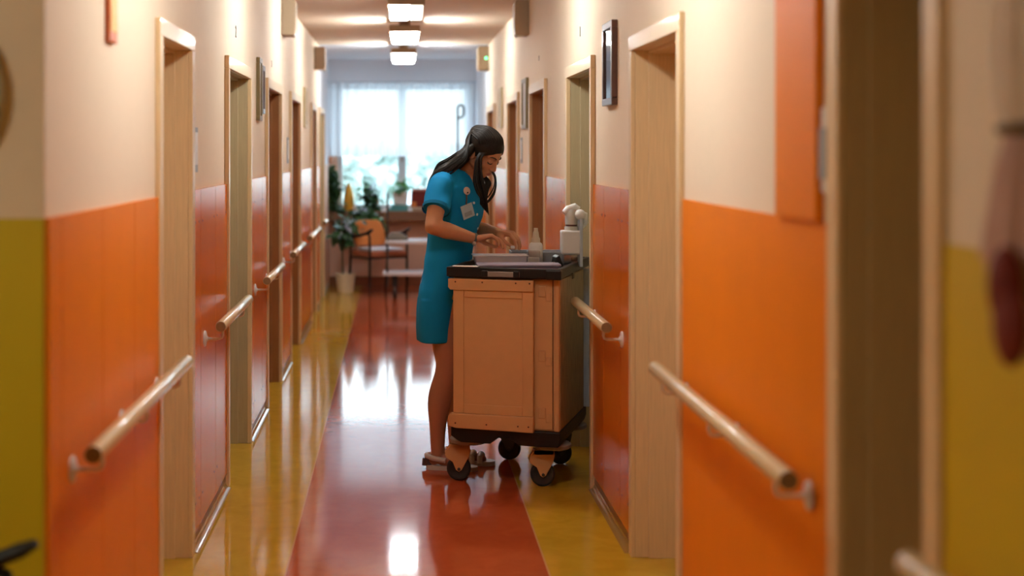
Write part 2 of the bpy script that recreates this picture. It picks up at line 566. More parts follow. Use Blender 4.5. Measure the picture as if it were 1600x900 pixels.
# end wall with the window opening
WX0, WX1, WZ0, WZ1 = -0.72, 0.85, 0.885, 2.37
ew = MB()
ew.box(-1.15, 1.25, YE, YE + 0.3, 1.3, H, 0).v
ew = MB()
ew.box(-1.15, WX0, YE, YE + 0.3, 1.55, H, 0)
ew.box(WX1, 1.25, YE, YE + 0.3, 1.55, H, 0)
ew.box(WX0, WX1, YE, YE + 0.3, WZ1, H, 0)
ew.box(-1.15, WX0, YE, YE + 0.3, 0, 1.55, 1)
ew.box(WX1, 1.25, YE, YE + 0.3, 0, 1.55, 1)
ew.box(WX0, WX1, YE, YE + 0.3, 0, WZ0, 1)
tag(ew.build('wall_back', [WALLEND, PINKW], smooth=False), 'end wall, cool white above and pink below the window', 'wall', kind='structure')
tag(MB().box(XL, XR, YE - 0.015, YE, 0, 0.10).build('baseboard_back', SKIRT, smooth=False), 'dark skirting under the end window', 'skirting', kind='structure')

# window
win = thing('window_1', (0, YE + 0.12, 0), 'bright two-casement window closing the corridor', 'window', kind='structure')
wf = MB()
for a, b in ((WX0, WX0 + 0.06), (WX1 - 0.06, WX1), (0.0, 0.095)):
    wf.box(a, b, -0.03, 0.04, WZ0, WZ1)
wf.box(WX0, WX1, -0.03, 0.04, WZ0, WZ0 + 0.06).box(WX0, WX1, -0.03, 0.04, WZ1 - 0.06, WZ1)
wf.build('window_frame', PVC, win, smooth=False, bevel=0.006)
MB().box(WX0 + 0.06, 0.0, 0.0, 0.006, WZ0 + 0.06, WZ1 - 0.06).build('pane', GLASS, win, smooth=False)
MB().box(0.095, WX1 - 0.06, 0.0, 0.006, WZ0 + 0.06, WZ1 - 0.06).build('pane', GLASS, win, smooth=False)
MB().box(0.036, 0.06, -0.055, -0.03, 1.45, 1.58).build('window_handle', STEEL, win, smooth=False, bevel=0.004)
sill = MB().box(XL + 0.001, XR - 0.001, YE - 0.24, YE + 0.09, 0.765, 0.88)
tag(sill.build('window_sill', SILLW, smooth=False, bevel=0.008), 'deep brown wooden window sill', 'window sill', kind='structure')


# wall panels, skirtings and coves ------------------------------------------
def panel_run(idx, x, sgn, y0, y1, m, seams, label, thick=0.012, screws=True, z0=0.068):
    mb = MB()
    ys = [y0] + [s for s in seams if y0 + 0.05 < s < y1 - 0.05] + [y1]
    for a, b in zip(ys[:-1], ys[1:]):
        g0 = 0.0 if a == y0 else 0.0024
        g1 = 0.0 if b == y1 else 0.0024
        xa, xb = sorted((x, x - sgn * thick))
        mb.box(xa, xb, a + g0, b - g1, z0, PT)
        if screws:
            for zz in (PT - 0.13, 0.18):
                k = max(2, int((b - a) / 0.25) + 1)
                for i in range(k):
                    yy = a + 0.05 + (b - a - 0.1) * i / (k - 1)
                    c = V((x - sgn * thick, yy, zz))
                    mb.tube([c, c - V((sgn * 0.0012, 0, 0))], 0.005, 8, mi=1)
    o = mb.build('trim_%d' % idx, [m, SCREW], smooth=False)
    return tag(o, label, 'wall panel', kind='structure')


def skirting(idx, x, sgn, y0, y1, side):
    xa, xb = sorted((x, x - sgn * 0.006))
    o = MB().box(xa, xb, y0, y1, 0, 0.075).build('baseboard_%s_%d' % (side, idx), SKIRT, smooth=False)
    pts = [V((x, y0, 0)), V((x - sgn * 0.034, y0, 0))]
    for k in range(1, 6):
        t = PI / 2 * k / 6
        pts.append(V((x - sgn * (0.006 + 0.028 * (1 - math.sin(t))), y0, 0.028 * (1 - math.cos(t)))))
    pts.append(V((x - sgn * 0.006, y0, 0.028)))
    pts.append(V((x, y0, 0.028)))
    MB().disc_prism(pts, (0, y1 - y0, 0)).build('cove', COVE, o, smooth=True, angle=60)
    return tag(o, 'russet skirting with a shiny cove at the floor, stretch %s' % side, 'skirting', kind='structure')


n = 2
LW = ['first', 'second', 'third', 'fourth', 'fifth', 'sixth', 'seventh']
edges = [(YS + 0.0, DOORS_L[0][0] - DOORS_L[0][3])]
for a, b in zip(DOORS_L[:-1], DOORS_L[1:]):
    edges.append((a[1] + a[3], b[0] - b[3]))
for i, (a, b) in enumerate(edges):
    seams = [a + 0.47 * k + (0.20 if i else 0.12) for k in range(0, 9)]
    panel_run(n, XL, -1, a, b, ORANGE if i else ORANGEM, seams, 'glossy orange wall panel, %s stretch from the yellow corner' % LW[i], screws=i > 0, z0=0.068)
    skirting(i + 1, XL, -1, a, b, 'left')
    n += 1
panel_run(n, XL, -1, DOORS_L[5][1] + 0.05, YE - 0.02, PINKW, [], 'pink painted lower wall by the end window', screws=False, thick=0.004)
n += 1
edges = [(DOORS_R[0][1] + DOORS_R[0][3], DOORS_R[1][0] - DOORS_R[1][3])]
for a, b in zip(DOORS_R[1:-1], DOORS_R[2:]):
    edges.append((a[1] + a[3], b[0] - b[3]))
edges.append((DOORS_R[5][1] + 0.05, YE - 0.02))
for i, (a, b) in enumerate(edges):
    seams = [] if i == 0 else [a + 0.47 * k + 0.25 for k in range(0, 9)]
    panel_run(n, XR, 1, a, b, ORANGE if i else ORANGEM, seams, 'orange wall panel, %s stretch beyond the dark wooden jamb' % LW[i], screws=i > 0, thick=0.012 if i else 0.006)
    skirting(i + 1, XR, 1, a, b, 'right')
    n += 1
o = MB().box(XR - 0.005, XR, -2.9, DOORS_R[0][0] - DOORS_R[0][3], 0, PT).build('trim_%d' % n, YELLOW, smooth=False)
tag(o, 'yellow painted lower wall under the hanging cloth', 'wall paint', kind='structure')
n += 1
o = MB().box(XR - 0.02, XR, 3.08, 3.41, PT + 0.001, H).build('trim_%d' % n, ORANGEM, smooth=False, bevel=0.003)
tag(o, 'upright orange board on the cream wall beside the switch plate', 'trim board', kind='structure')


# doors -----------------------------------------------------------------------
def make_door(idx, x, sgn, spec, label):
    y0, y1, dep, fw, ven = spec
    m = {'M': MAPLE, 'O': OLIVEW, 'B': BROWNW, 'U': UMBERW}[ven]
    cm = {'M': MAPLE, 'O': MAPLE, 'B': MAPLE, 'U': MAPLE}[ven]
    t = thing('door_%d' % idx, (x, y0, 0), label, 'door', kind='structure')
    xi = -sgn * dep            # casing front, local x (towards the corridor)

    def bx(mb, a, b, *r):
        mb.box(min(a, b), max(a, b), *r)
    w = y1 - y0
    c = MB()
    bx(c, xi, 0, -fw, 0, 0, DH)
    bx(c, xi, 0, w, w + fw, 0, DH)
    bx(c, xi, 0, -fw, w + fw, DH, DH + 0.06)
    c.build('casing', cm, t, smooth=False, bevel=0.003)
    j = MB()
    jd = sgn * 0.24
    bx(j, 0, jd, -0.02, 0, 0, DH)
    bx(j, 0, jd, w, w + 0.02, 0, DH)
    bx(j, 0, jd, -0.02, w + 0.02, DH, DH + 0.02)
    # rebate step towards the leaf
    bx(j, sgn * 0.05, jd, w - 0.012, w, 0, DH - 0.012)
    bx(j, sgn * 0.05, jd, 0, 0.012, 0, DH - 0.012)
    bx(j, sgn * 0.05, jd, 0, w, DH - 0.012, DH)
    j.build('jamb', m, t, smooth=False, bevel=0.002)
    lf = MB()
    bx(lf, sgn * 0.195, sgn * 0.235, 0.012, w - 0.012, 0.006, DH - 0.012)
    leaf = lf.build('door_leaf', m, t, smooth=False, bevel=0.002)
    h = MB()
    hx = sgn * 0.195
    h.tube([(hx, 0.075, 1.02), (hx - sgn * 0.045, 0.075, 1.02), (hx - sgn * 0.05, 0.085, 1.02), (hx - sgn * 0.05, 0.19, 1.02)], 0.009, 10)
    bx(h, hx, hx - sgn * 0.006, 0.055, 0.095, 0.90, 1.10)
    h.build('handle', STEEL, leaf, angle=50)
    if ven == 'U':
        g = MB()
        bx(g, sgn * 0.163, sgn * 0.175, w - 0.022, w - 0.010, 0, DH)
        g.build('seal', RUBBER, t, smooth=False)
    return t


DL = ['pale maple door frame nearest the yellow corner', 'khaki door frame under the black numeral', 'brown door frame past the dark picture pair',
      'brown door frame before the light wood picture', 'narrow brown door frame far down by the last handrail', 'khaki door frame beside the hanging plant']
for i, d in enumerate(DOORS_L):
    make_door(i + 1, XL, -1, d, DL[i])
DR = ['wide dark wooden jamb beside the switch plate and yellow wall', 'pale maple door frame beside the longest handrail', 'khaki door frame with the trolley parked in it',
      'brown door frame behind the pump dispenser', 'brown door frame just beyond the woman', 'far brown door frame above her head']
for i, d in enumerate(DOORS_R):
    make_door(i + 7, XR, 1, d, DR[i])


# handrails -------------------------------------------------------------------
def handrail(x, sgn, y0, y1, z, brackets, label, r=0.0225):
    off = 0.088
    t = thing('handrail', (x, y0, 0), label, 'handrail', 'wooden handrails along the corridor walls')
    xr = -sgn * off
    L = y1 - y0
    MB().tube([(xr, 0, z), (xr, 0.004, z), (xr, L - 0.004, z), (xr, L, z)], [r * 0.93, r, r, r * 0.93], 24).build('rail', RAILW, t, angle=50)
    for yy, nrm in ((-0.0006, -1), (L + 0.0006, 1)):
        MB().tube([(xr, yy, z), (xr, yy - nrm * 0.0016, z)], r * 0.92, 24).build('end_cap', RAILEND, t)
    for b in brackets:
        yb = b - y0
        m = MB()
        zz = z - 0.058
        m.tube([(xr, yb, z - r * 0.6), (xr, yb, zz + 0.014), (xr - sgn * -0.004, yb, zz + 0.004), (xr + sgn * 0.014, yb, zz), (-sgn * 0.012, yb, zz)], 0.0055, 10)
        m.lathe([(0.0, 0.0), (0.034, 0.0), (0.032, 0.005), (0.012, 0.010), (0.009, 0.014)], (0, 0, 0), 20,
                Matrix.Translation((-sgn * 0.012, yb, zz)) @ Matrix.Rotation(-sgn * PI / 2, 4, 'Y'))
        m.build('bracket', WHITEM, t, angle=50)
    return t


handrail(XL, -1, 3.39, 4.90, 0.855, (3.50, 4.12, 4.72), 'wooden handrail on the orange wall beside the yellow corner')
handrail(XL, -1, 5.83, 6.92, 0.86, (5.90, 6.70), 'wooden handrail between the maple and the khaki door frames')
handrail(XL, -1, 7.88, 8.92, 0.86, (7.98, 8.66), 'wooden handrail beneath the dark picture pair')
handrail(XL, -1, 9.85, 10.95, 0.86, (9.96, 10.6), 'wooden handrail between the two brown door frames')
handrail(XL, -1, 11.72, 13.15, 0.86, (11.82, 13.05), 'wooden handrail below the light wood picture')
handrail(XL, -1, 14.0, 14.52, 0.87, (14.1, 14.42), 'short far handrail beside the hanging plant')
handrail(XR, 1, 3.04, 4.62, 0.875, (3.15, 3.82, 4.48), 'long wooden handrail on the orange wall beside the dark jamb')
handrail(XR, 1, 5.70, 6.70, 0.872, (5.78, 6.58), 'wooden handrail that ends in front of the trolley side')
handrail(XR, 1, 7.74, 8.74, 0.872, (7.84, 8.64), 'wooden handrail behind the trolley')
handrail(XR, 1, 12.15, 13.35, 0.875, (12.25, 13.25), 'far wooden handrail seen past the woman\'s elbow')
handrail(XR, 1, 0.9, 2.33, 0.905, (1.1, 2.2), 'nearest handrail on the yellow wall, only its tip in view')


# --------------------------------------------------------------------------- lamps
def diffuser(mb, m):
    """Side faces glow most (unequal glow set to sharpen the wall light pools), the ends least."""
    if m is None:
        mb.m[0], mb.m[1], mb.m[2], mb.m[3] = 2, 2, 1, 1
    return mb


def lamp(y, label, m=None, half=False, x=0.055):
    t = thing('ceiling_lamp', (x, y, H), label, 'lamp', 'small square ceiling lamps')
    MB().cyl((0, 0, -0.0), (0, 0, -0.055), 0.05, 0.045, 20).build('mount', HOUSE, t)
    MB().box(-0.125, 0.125, -0.125, 0.125, -0.105, -0.05).build('housing', HOUSE, t, smooth=False, bevel=0.006)
    if half:
        diffuser(MB().taper(-0.115, 0.02, -0.115, 0.115, -0.19, -0.105, 0.006, 0.008), m).build('diffuser', [LAMP, LAMPF, LAMPB], t, smooth=False, bevel=0.01)
        MB().taper(0.021, 0.115, -0.115, 0.115, -0.19, -0.105, 0.006, 0.008).build('dim_diffuser', LAMPD, t, smooth=False, bevel=0.01)
    else:
        diffuser(MB().taper(-0.115, 0.115, -0.115, 0.115, -0.19, -0.105, 0.012, 0.012), m).build('diffuser', [m] if m else [LAMP, LAMPF, LAMPB], t, smooth=False, bevel=0.018)
    return t


lamp(4.3, 'square ceiling lamp above the first handrails')
lamp(7.15, 'square ceiling lamp above the woman and the trolley')
lamp(9.6, 'largest lit ceiling lamp in view, half its diffuser dim', half=True)
lamp(11.75, 'middle lit ceiling lamp of the three in view')
lamp(14.35, 'smallest lit ceiling lamp, just before the end window')
lamp(1.5, 'added fill lamp in the hall, out of view', HALLFILL, x=-2.4)


# --------------------------------------------------------------------------- wall things
def picture(x, sgn, y0, y1, z0, z1, fm, label, inner=None, t=0.022, fw=0.03):
    o = thing('picture_frame', (x, y0, z0), label, 'picture', 'framed pictures on the corridor walls')
    w, h = y1 - y0, z1 - z0
    a, b = sorted((0, -sgn * t))
    f = MB()
    f.box(a, b, 0, w, 0, fw).box(a, b, 0, w, h - fw, h).box(a, b, 0, fw, fw, h - fw).box(a, b, w - fw, w, fw, h - fw)
    f.build('frame', fm, o, smooth=False, bevel=0.003)
    a, b = sorted((-sgn * 0.002, -sgn * (t - 0.008)))
    MB().box(a, b, fw, w - fw, fw, h - fw).build('picture', inner or PRINT, o, smooth=False)
    return o


picture(XL, -1, 8.17, 8.33, 1.755, 2.12, FRAMEO, 'dark olive frame, nearer one of the pair')
picture(XL, -1, 8.36, 8.50, 1.80, 2.085, FRAMED, 'small dark brown frame tucked behind the olive frame')
picture(XL, -1, 12.2, 12.5, 1.78, 2.13, FRAMEL, 'light wood frame far down, above the handrail')
picture(XR, 1, 5.98, 6.26, 1.776, 2.134, FRAMED, 'dark brown frame with shining glass between maple and khaki doors', PICGL, t=0.026)
picture(XR, 1, 10.05, 10.4, 1.74, 2.10, FRAMEO, 'olive frame past the brown door frame behind the dispenser')
picture(XR, 1, 12.5, 12.8, 1.79, 2.14, FRAMEL, 'light frame above the woman\'s head')

pl = thing('wall_plaque', (XL, 3.95, 1.885), 'narrow yellow plaque with orange edge high on the wall', 'plaque')
MB().box(0, 0.014, 0, 0.11, 0, 0.5).build('edge', PLAQO, pl, smooth=False, bevel=0.003)
MB().box(0.010, 0.016, 0.012, 0.104, 0.03, 0.47).build('face', PLAQY, pl, smooth=False, bevel=0.002)


def sign_plate(x, sgn, y, z0, z1, label, w=0.12, m=GREYP):
    o = thing('door_sign', (x, y, z0), label, 'sign', 'grey plates beside the doors')
    a, b = sorted((0, -sgn * 0.006))
    MB().box(a, b, 0, w, 0, z1 - z0).build('plate', m, o, smooth=False, bevel=0.0015)
    a, b = sorted((-sgn * 0.006, -sgn * 0.008))
    MB().box(a, b, 0.012, w - 0.012, 0.03, z1 - z0 - 0.02).build('insert', PAPER, o, smooth=False)
    return o


sign_plate(XL, -1, 5.63, 1.495, 1.675, 'thin grey plate just past the pale maple door frame')
sign_plate(XL, -1, 10.42, 1.49, 1.68, 'thin grey plate before the second brown door frame')
sign_plate(XR, 1, 10.55, 1.49, 1.68, 'thin grey plate beside the olive frame behind the woman')
sw = thing('switch_plate', (XR, 3.025, 1.49), 'grey switch plate between the orange board and the dark jamb', 'switch')
MB().box(-0.010, 0, -0.005, 0.048, 0, 0.185).build('plate', WHITEM, sw, smooth=False, bevel=0.003)
MB().box(-0.016, -0.010, 0.0, 0.042, 0.03, 0.14).build('rocker', GREYP, sw, smooth=False, bevel=0.002)


def numeral(txt, x, sgn, y, z, m, label, size=0.085):
    cu = bpy.data.curves.new('numeral', 'FONT')
    cu.body = txt
    cu.size = size
    cu.extrude = 0.0015
    cu.align_x = 'CENTER'
    tmp = bpy.data.objects.new('numeral_source', cu)
    COL.objects.link(tmp)
    bpy.context.view_layer.update()
    me = bpy.data.meshes.new_from_object(tmp.evaluated_get(bpy.context.evaluated_depsgraph_get()))
    bpy.data.objects.remove(tmp)
    me.materials.clear()
    me.materials.append(m)
    R = Matrix.Rotation(-sgn * PI / 2, 4, 'Z') @ Matrix.Rotation(PI / 2, 4, 'X')
    me.transform(R)
    me.name = 'door_numeral'
    o = bpy.data.objects.new('door_numeral', me)
    COL.objects.link(o)
    o.location = (x - sgn * 0.002, y, z)
    return tag(o, label, 'numeral', 'numerals above the doors')


numeral('2', XL, -1, 7.13, 2.15, NUMK, 'black numeral above the khaki door frame opposite the trolley')
numeral('3', XL, -1, 9.15, 2.12, NUMB, 'faint brown numeral above the brown door frame with dark pictures before it', 0.06)
numeral('1', XR, 1, 7.2, 2.16, NUMK, 'small black numeral above the door frame with the trolley', 0.075)
numeral('1', XR, 1, 9.3, 2.17, NUMB, 'small brown numeral above the door frame behind the dispenser', 0.05)


def wall_box(x, sgn, y, z0, z1, label, led=False, w=0.10):
    o = thing('wall_speaker', (x, y, z0), label, 'speaker', 'beige boxes high on the walls')
    h = z1 - z0
    pts = [(0, 0, 0), (-sgn * w * 0.93, 0, 0), (-sgn * w, 0, h * 0.18), (-sgn * w, 0, h * 0.9), (-sgn * w * 0.9, 0, h), (0, 0, h)]
    MB().disc_prism(pts, (0, 0.2, 0)).build('cabinet', BEIGEP, o, smooth=False, bevel=0.006)
    if led:
        MB().ellipsoid((-sgn * 0.03, -0.002, h * 0.5), (0.013, 0.006, 0.013)).build('indicator', LEDG, o)
    else:
        MB().ellipsoid((-sgn * w * 0.93, 0.02, -0.006), (0.013, 0.013, 0.014)).build('sensor', WHITEP, o)
    return o


wall_box(XL, -1, 9.93, 2.39, 2.645, 'beige wall box opposite the green light box pair, nearer on the clock side')
wall_box(XR, 1, 10.03, 2.40, 2.645, 'beige wall box nearest on the trolley side, under the ceiling')
wall_box(XL, -1, 13.78, 2.37, 2.59, 'beige wall box at the ceiling edge above the hanging plant', w=0.11)
wall_box(XR, 1, 14.42, 2.40, 2.645, 'beige wall box with a green light', True, w=0.115)

ck = thing('wall_clock', (-1.117, YS, 1.717), 'round pale clock with grey rim on the hall wall', 'clock')
RX = Matrix.Rotation(PI / 2, 4, 'X')
MB().lathe([(0.0, 0.0), (0.21, 0.0), (0.214, 0.02), (0.205, 0.034), (0.192, 0.034), (0.188, 0.02), (0.0, 0.02)], (0, 0, 0), 48, RX).build('rim', CLOCKR, ck)
MB().lathe([(0.0, 0.018), (0.189, 0.018), (0.189, 0.022), (0.0, 0.022)], (0, 0, 0), 48, RX).build('dial', CLOCKF, ck)
MB().box(-0.005, 0.005, -0.028, -0.025, -0.02, 0.12).build('hand', NUMK, ck, smooth=False)
MB().box(-0.01, 0.09, -0.028, -0.025, -0.006, 0.006).build('hand', NUMK, ck, smooth=False)


# hanging cloth bundle on the near yellow wall
hc = thing('hanging_cloth', (0.85, 1.93, 1.28), 'dusty pink gathered cloth tied with brown twine on the yellow wall', 'decoration')


def pleat(z, r, k, amp, rot=0.0, n=48, sq=0.62):
    return [V((math.cos(2 * PI * i / n) * (r + amp * math.sin(k * 2 * PI * i / n + rot)) * sq,
               math.sin(2 * PI * i / n) * (r + amp * math.sin(k * 2 * PI * i / n + rot)), z)) for i in range(n)]


up = MB().loft([pleat(0.335, 0.036, 9, 0.003), pleat(0.36, 0.052, 9, 0.006), pleat(0.45, 0.058, 9, 0.008, 0.4), pleat(0.56, 0.046, 9, 0.006, 0.8), pleat(0.72, 0.026, 9, 0.003, 1)])
up.build('upper_cloth', WHITEF, hc)
lo = MB().loft([pleat(0.155, 0.078, 9, 0.010, 0.2), pleat(0.20, 0.070, 9, 0.008, 0.1), pleat(0.28, 0.052, 9, 0.006), pleat(0.325, 0.036, 9, 0.003)])
lo.build('skirt', PINKF, hc)
MB().tube([V((math.cos(2 * PI * k / 24) * 0.027, math.sin(2 * PI * k / 24) * 0.041, 0.33)) for k in range(25)], 0.008, 8).build('twine', TWINE, hc)
MB().loft([pleat(0.02, 0.03, 5, 0.004), pleat(0.09, 0.055, 5, 0.008), pleat(0.155, 0.066, 5, 0.008)]).build('tail', PINKF, hc)
rd = MB()
rd.ellipsoid((-0.045, -0.045, 0.12), (0.022, 0.03, 0.055))
rd.ellipsoid((-0.045, -0.06, 0.07), (0.02, 0.035, 0.055))
rd.build('red_bow', REDF, hc)
MB().cyl((0.073, 0, 0.72), (0.0, 0, 0.72), 0.006).build('hook', STEELD, hc)


# --------------------------------------------------------------------------- nursing trolley
TW, TL = 0.513, 0.66
CB = thing('nursing_trolley', (0.255, 6.75, 0), 'cream nursing trolley with black top and base on four casters', 'trolley', rz=math.radians(-17))
body = MB()
body.box(0.004, TW, 0.0, TL, 0.275, 0.985)
body.build('cabinet', CREAMP, CB, smooth=False, bevel=0.012)
MB().box(TW - 0.022, TW + 0.004, -0.006, 0.02, 0.275, 0.985).build('corner_post', CREAMP2, CB, smooth=False, bevel=0.006)
# olive scratched side board
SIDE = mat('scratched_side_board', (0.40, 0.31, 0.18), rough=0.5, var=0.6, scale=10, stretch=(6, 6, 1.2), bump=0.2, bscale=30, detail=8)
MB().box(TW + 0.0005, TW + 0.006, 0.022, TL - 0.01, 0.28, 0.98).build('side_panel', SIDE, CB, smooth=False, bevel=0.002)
MB().box(0.02, TW + 0.035, TL, TL + 0.05, 0.28, 0.98).build('back_panel', mat('pale_grey_panel', (0.50, 0.56, 0.64), rough=0.4, var=0.15, scale=30), CB, smooth=False, bevel=0.006)
# door on the front
dx0, dx1 = 0.016, 0.400
dm = MB()
dm.box(dx0, dx1, -0.030, -0.012, 0.345, 0.925)
fr = 0.052
dm.box(dx0, dx0 + fr, -0.037, -0.030, 0.345, 0.925).box(dx1 - fr, dx1, -0.037, -0.030, 0.345, 0.925)
dm.box(dx0 + fr, dx1 - fr, -0.037, -0.030, 0.345, 0.39).box(dx0 + fr, dx1 - fr, -0.037, -0.030, 0.892, 0.925)
door = dm.build('door', CREAMP, CB, smooth=False, bevel=0.004)
bt = MB().disc_prism([(-0.006, -0.048, 0.98), (-0.006, -0.048, 0.938), (0.004, -0.048, 0.926), (dx1 + 0.002, -0.048, 0.926), (dx1 + 0.002, -0.048, 0.98)], (0, 0.036, 0))
bt.build('upper_bumper', CREAMP2, door, smooth=False, bevel=0.004)
bb = MB().disc_prism([(0.004, -0.048, 0.345), (-0.006, -0.048, 0.333), (-0.006, -0.048, 0.285), (0.03, -0.048, 0.276), (dx1 + 0.002, -0.048, 0.272), (dx1 + 0.002, -0.048, 0.345)], (0, 0.036, 0))
bb.build('lower_bumper', CREAMP2, door, smooth=False, bevel=0.004)
for u, z in ((0.03, 0.965), (0.16, 0.965), (0.32, 0.965), (0.385, 0.965), (0.03, 0.30), (0.18, 0.30), (0.33, 0.30), (0.38, 0.30)):
    MB().tube([(u, -0.048, z), (u, -0.050, z)], 0.004, 10).build('screw', SCREW, door)
for z in (0.90, 0.60, 0.335):
    MB().box(0.418, 0.452, -0.006, 0.004, z, z + 0.05).build('hinge', CREAMP2, CB, smooth=False, bevel=0.003)
    MB().box(0.452, 0.478, -0.004, 0.004, z - 0.02, z + 0.02).build('hinge', CREAMP2, CB, smooth=False, bevel=0.003)
MB().box(0.484, 0.488, -0.003, 0.004, 0.285, 0.98).build('door_gap', SCREW, CB, smooth=False)
# black top frame with rim
tp = MB()
tp.box(-0.005, TW + 0.012, -0.045, TL + 0.10, 0.985, 1.012)
tp.box(-0.012, TW + 0.018, -0.055, -0.030, 0.99, 1.035).box(-0.012, 0.012, -0.03, TL + 0.11, 0.99, 1.035)
tp.box(TW - 0.006, TW + 0.018, -0.03, TL + 0.11, 0.99, 1.035).box(0.012, TW - 0.006, TL + 0.09, TL + 0.11, 0.99, 1.035)
top = tp.build('top', BLACK, CB, smooth=False, bevel=0.004)
MB().box(0.16, 0.34, -0.062, -0.052, 0.993, 1.018).build('latch', GREYD, top, smooth=False, bevel=0.003)
for u in (0.175, 0.325):
    MB().box(u - 0.014, u + 0.014, -0.067, -0.050, 0.992, 1.022).build('latch_block', BLACK, top, smooth=False, bevel=0.003)
MB().box(TW - 0.05, TW + 0.022, -0.06, 0.0, 0.985, 1.03).build('corner_block', BLACK, top, smooth=False, bevel=0.005)
MB().box(TW + 0.018, TW + 0.021, 0.25, 0.3, 0.965, 0.995).build('catch', BLACK, top, smooth=False, bevel=0.001)
# black base with arched front
bs_ = []
for u, z in ((0.0, 0.275), (0.0, 0.235), (0.03, 0.215), (0.05, 0.205), (0.19, 0.205), (0.23, 0.235), (0.285, 0.235), (0.33, 0.205), (TW, 0.205), (TW + 0.01, 0.235), (TW + 0.01, 0.275)):
    bs_.append((u, -0.02, z))
MB().disc_prism(bs_, (0, TL + 0.07, 0)).build('base', BLACK, CB, smooth=False, bevel=0.004)


def caster(u, v, ang, fork):
    c = MB()
    r = 0.058
    # ring bumper, fork, wheel; local to the trolley
    ca = MB().lathe([(0.0, 0.182), (0.083, 0.182), (0.09, 0.188), (0.09, 0.202), (0.083, 0.207), (0.0, 0.207)], (u, v, 0), 32).build('caster', GREYD, CB)
    R = Matrix.Translation((u, v, 0)) @ Matrix.Rotation(ang, 4, 'Z')
    ax = V((-0.045, 0, r))
    f = MB()
    for s in (-1, 1):
        y = s * 0.021
        prof = [(-0.068, 0.128), (-0.060, 0.112), (-0.030, 0.092), (-0.014, r - 0.004), (0.0, r - 0.013), (0.014, r - 0.004), (0.034, 0.092), (0.048, 0.118), (0.055, 0.150), (0.050, 0.176), (-0.040, 0.176), (-0.058, 0.150)]
        f.disc_prism([R @ V((ax.x + a, y, b)) for a, b in prof], R.to_3x3() @ V((0, s * 0.006, 0)))
    f.box(ax.x - 0.045, ax.x + 0.052, -0.027, 0.027, 0.150, 0.176, 0, R)
    f.box(-0.035, 0.035, -0.027, 0.027, 0.170, 0.183, 0, R)
    f.build('fork', fork, ca, smooth=False, bevel=0.003)
    RX2 = R @ Matrix.Translation(ax) @ Matrix.Rotation(PI / 2, 4, 'X')
    w = MB().lathe([(0.0, -0.017), (0.042, -0.017), (0.046, -0.019), (0.054, -0.017), (r, -0.009), (r, 0.009), (0.054, 0.017), (0.046, 0.019), (0.042, 0.017), (0.0, 0.017)], (0, 0, 0), 32, RX2)
    w.build('wheel', RUBBER, ca, angle=60)
    MB().lathe([(0.0, -0.032), (0.008, -0.032), (0.008, 0.032), (0.0, 0.032)], (0, 0, 0), 12, RX2).build('axle', STEELD, ca)


caster(0.055, 0.10, math.radians(15), CREAMP2)
caster(TW - 0.05, 0.10, math.radians(17), CREAMP2)
caster(0.10, TL - 0.06, math.radians(190), STEELD)
caster(TW - 0.06, TL - 0.06, math.radians(25), STEELD)


def on_cart(u, v, z=1.0125):
    a = math.radians(-17)
    return V((0.255 + u * math.cos(a) - v * math.sin(a), 6.75 + u * math.sin(a) + v * math.cos(a), z))


RZ = math.radians(-17)
# things on the trolley top
q = thing('plastic_box', on_cart(0.062, 0.20), 'milky shallow plastic box on the trolley by her wrist', 'box', rz=0.02)
mbx = MB()
mbx.taper(0, 0.26, 0, 0.15, 0, 0.055, 0.012, 0.012).build('tub', TRANSL, q, smooth=False, bevel=0.006)
MB().box(-0.005, 0.265, -0.005, 0.155, 0.052, 0.058).build('rim', TRANSL, q, smooth=False, bevel=0.002)
q = thing('flat_tray', on_cart(0.115, 0.035), 'flat violet tray lying along the trolley front', 'tray', rz=0.0)
MB().box(0.03, 0.395, 0, 0.13, 0, 0.016).build('board', PURPLE, q, smooth=False, bevel=0.005)
MB().box(0.0, 0.40, -0.004, 0.135, 0.017, 0.030).build('upper_board', mat('pale_violet_plastic', (0.33, 0.27, 0.33), rough=0.4), q, smooth=False, bevel=0.005)
q = thing('paper_sheet', on_cart(0.02, -0.062, 1.037), 'white paper strip lying on the black trolley rim', 'paper', rz=RZ)
MB().box(0, 0.12, 0, 0.03, 0, 0.004).build('sheet', PAPER, q, smooth=False)
q = thing('plastic_cup', on_cart(0.335, 0.285), 'clear square cup beside the dropper bottle', 'cup')
MB().taper(-0.033, 0.033, -0.033, 0.033, 0, 0.082, 0.004, 0.004).build('cup', CLEARP, q, smooth=False, bevel=0.006)
MB().box(-0.026, 0.026, -0.026, 0.026, 0.004, 0.05).build('contents', CREAMB, q, smooth=False, bevel=0.005)
q = thing('dropper_bottle', on_cart(0.33, 0.37), 'white dropper bottle with a stepped cone cap', 'bottle')
MB().lathe([(0, 0), (0.032, 0), (0.034, 0.004), (0.034, 0.10), (0.030, 0.112), (0.022, 0.118)], (0, 0, 0), 28).build('bottle', WHITEP, q)
MB().lathe([(0.021, 0.117), (0.021, 0.137), (0.017, 0.141), (0.013, 0.17), (0.0105, 0.172), (0.010, 0.188), (0.0, 0.189)], (0, 0, 0), 24).build('cap', mat('ivory_plastic', (0.74, 0.62, 0.46), rough=0.35), q)
q = thing('organizer_tray', on_cart(0.19, 0.45), 'grey organiser tray at the back of the trolley top', 'tray', rz=0.0)
g = MB()
g.box(0, 0.30, 0, 0.17, 0, 0.006).box(0, 0.30, 0, 0.006, 0, 0.062).box(0, 0.30, 0.164, 0.17, 0, 0.062).box(0, 0.006, 0, 0.17, 0, 0.062).box(0.294, 0.30, 0, 0.17, 0, 0.062).box(0.14, 0.145, 0, 0.17, 0, 0.055)
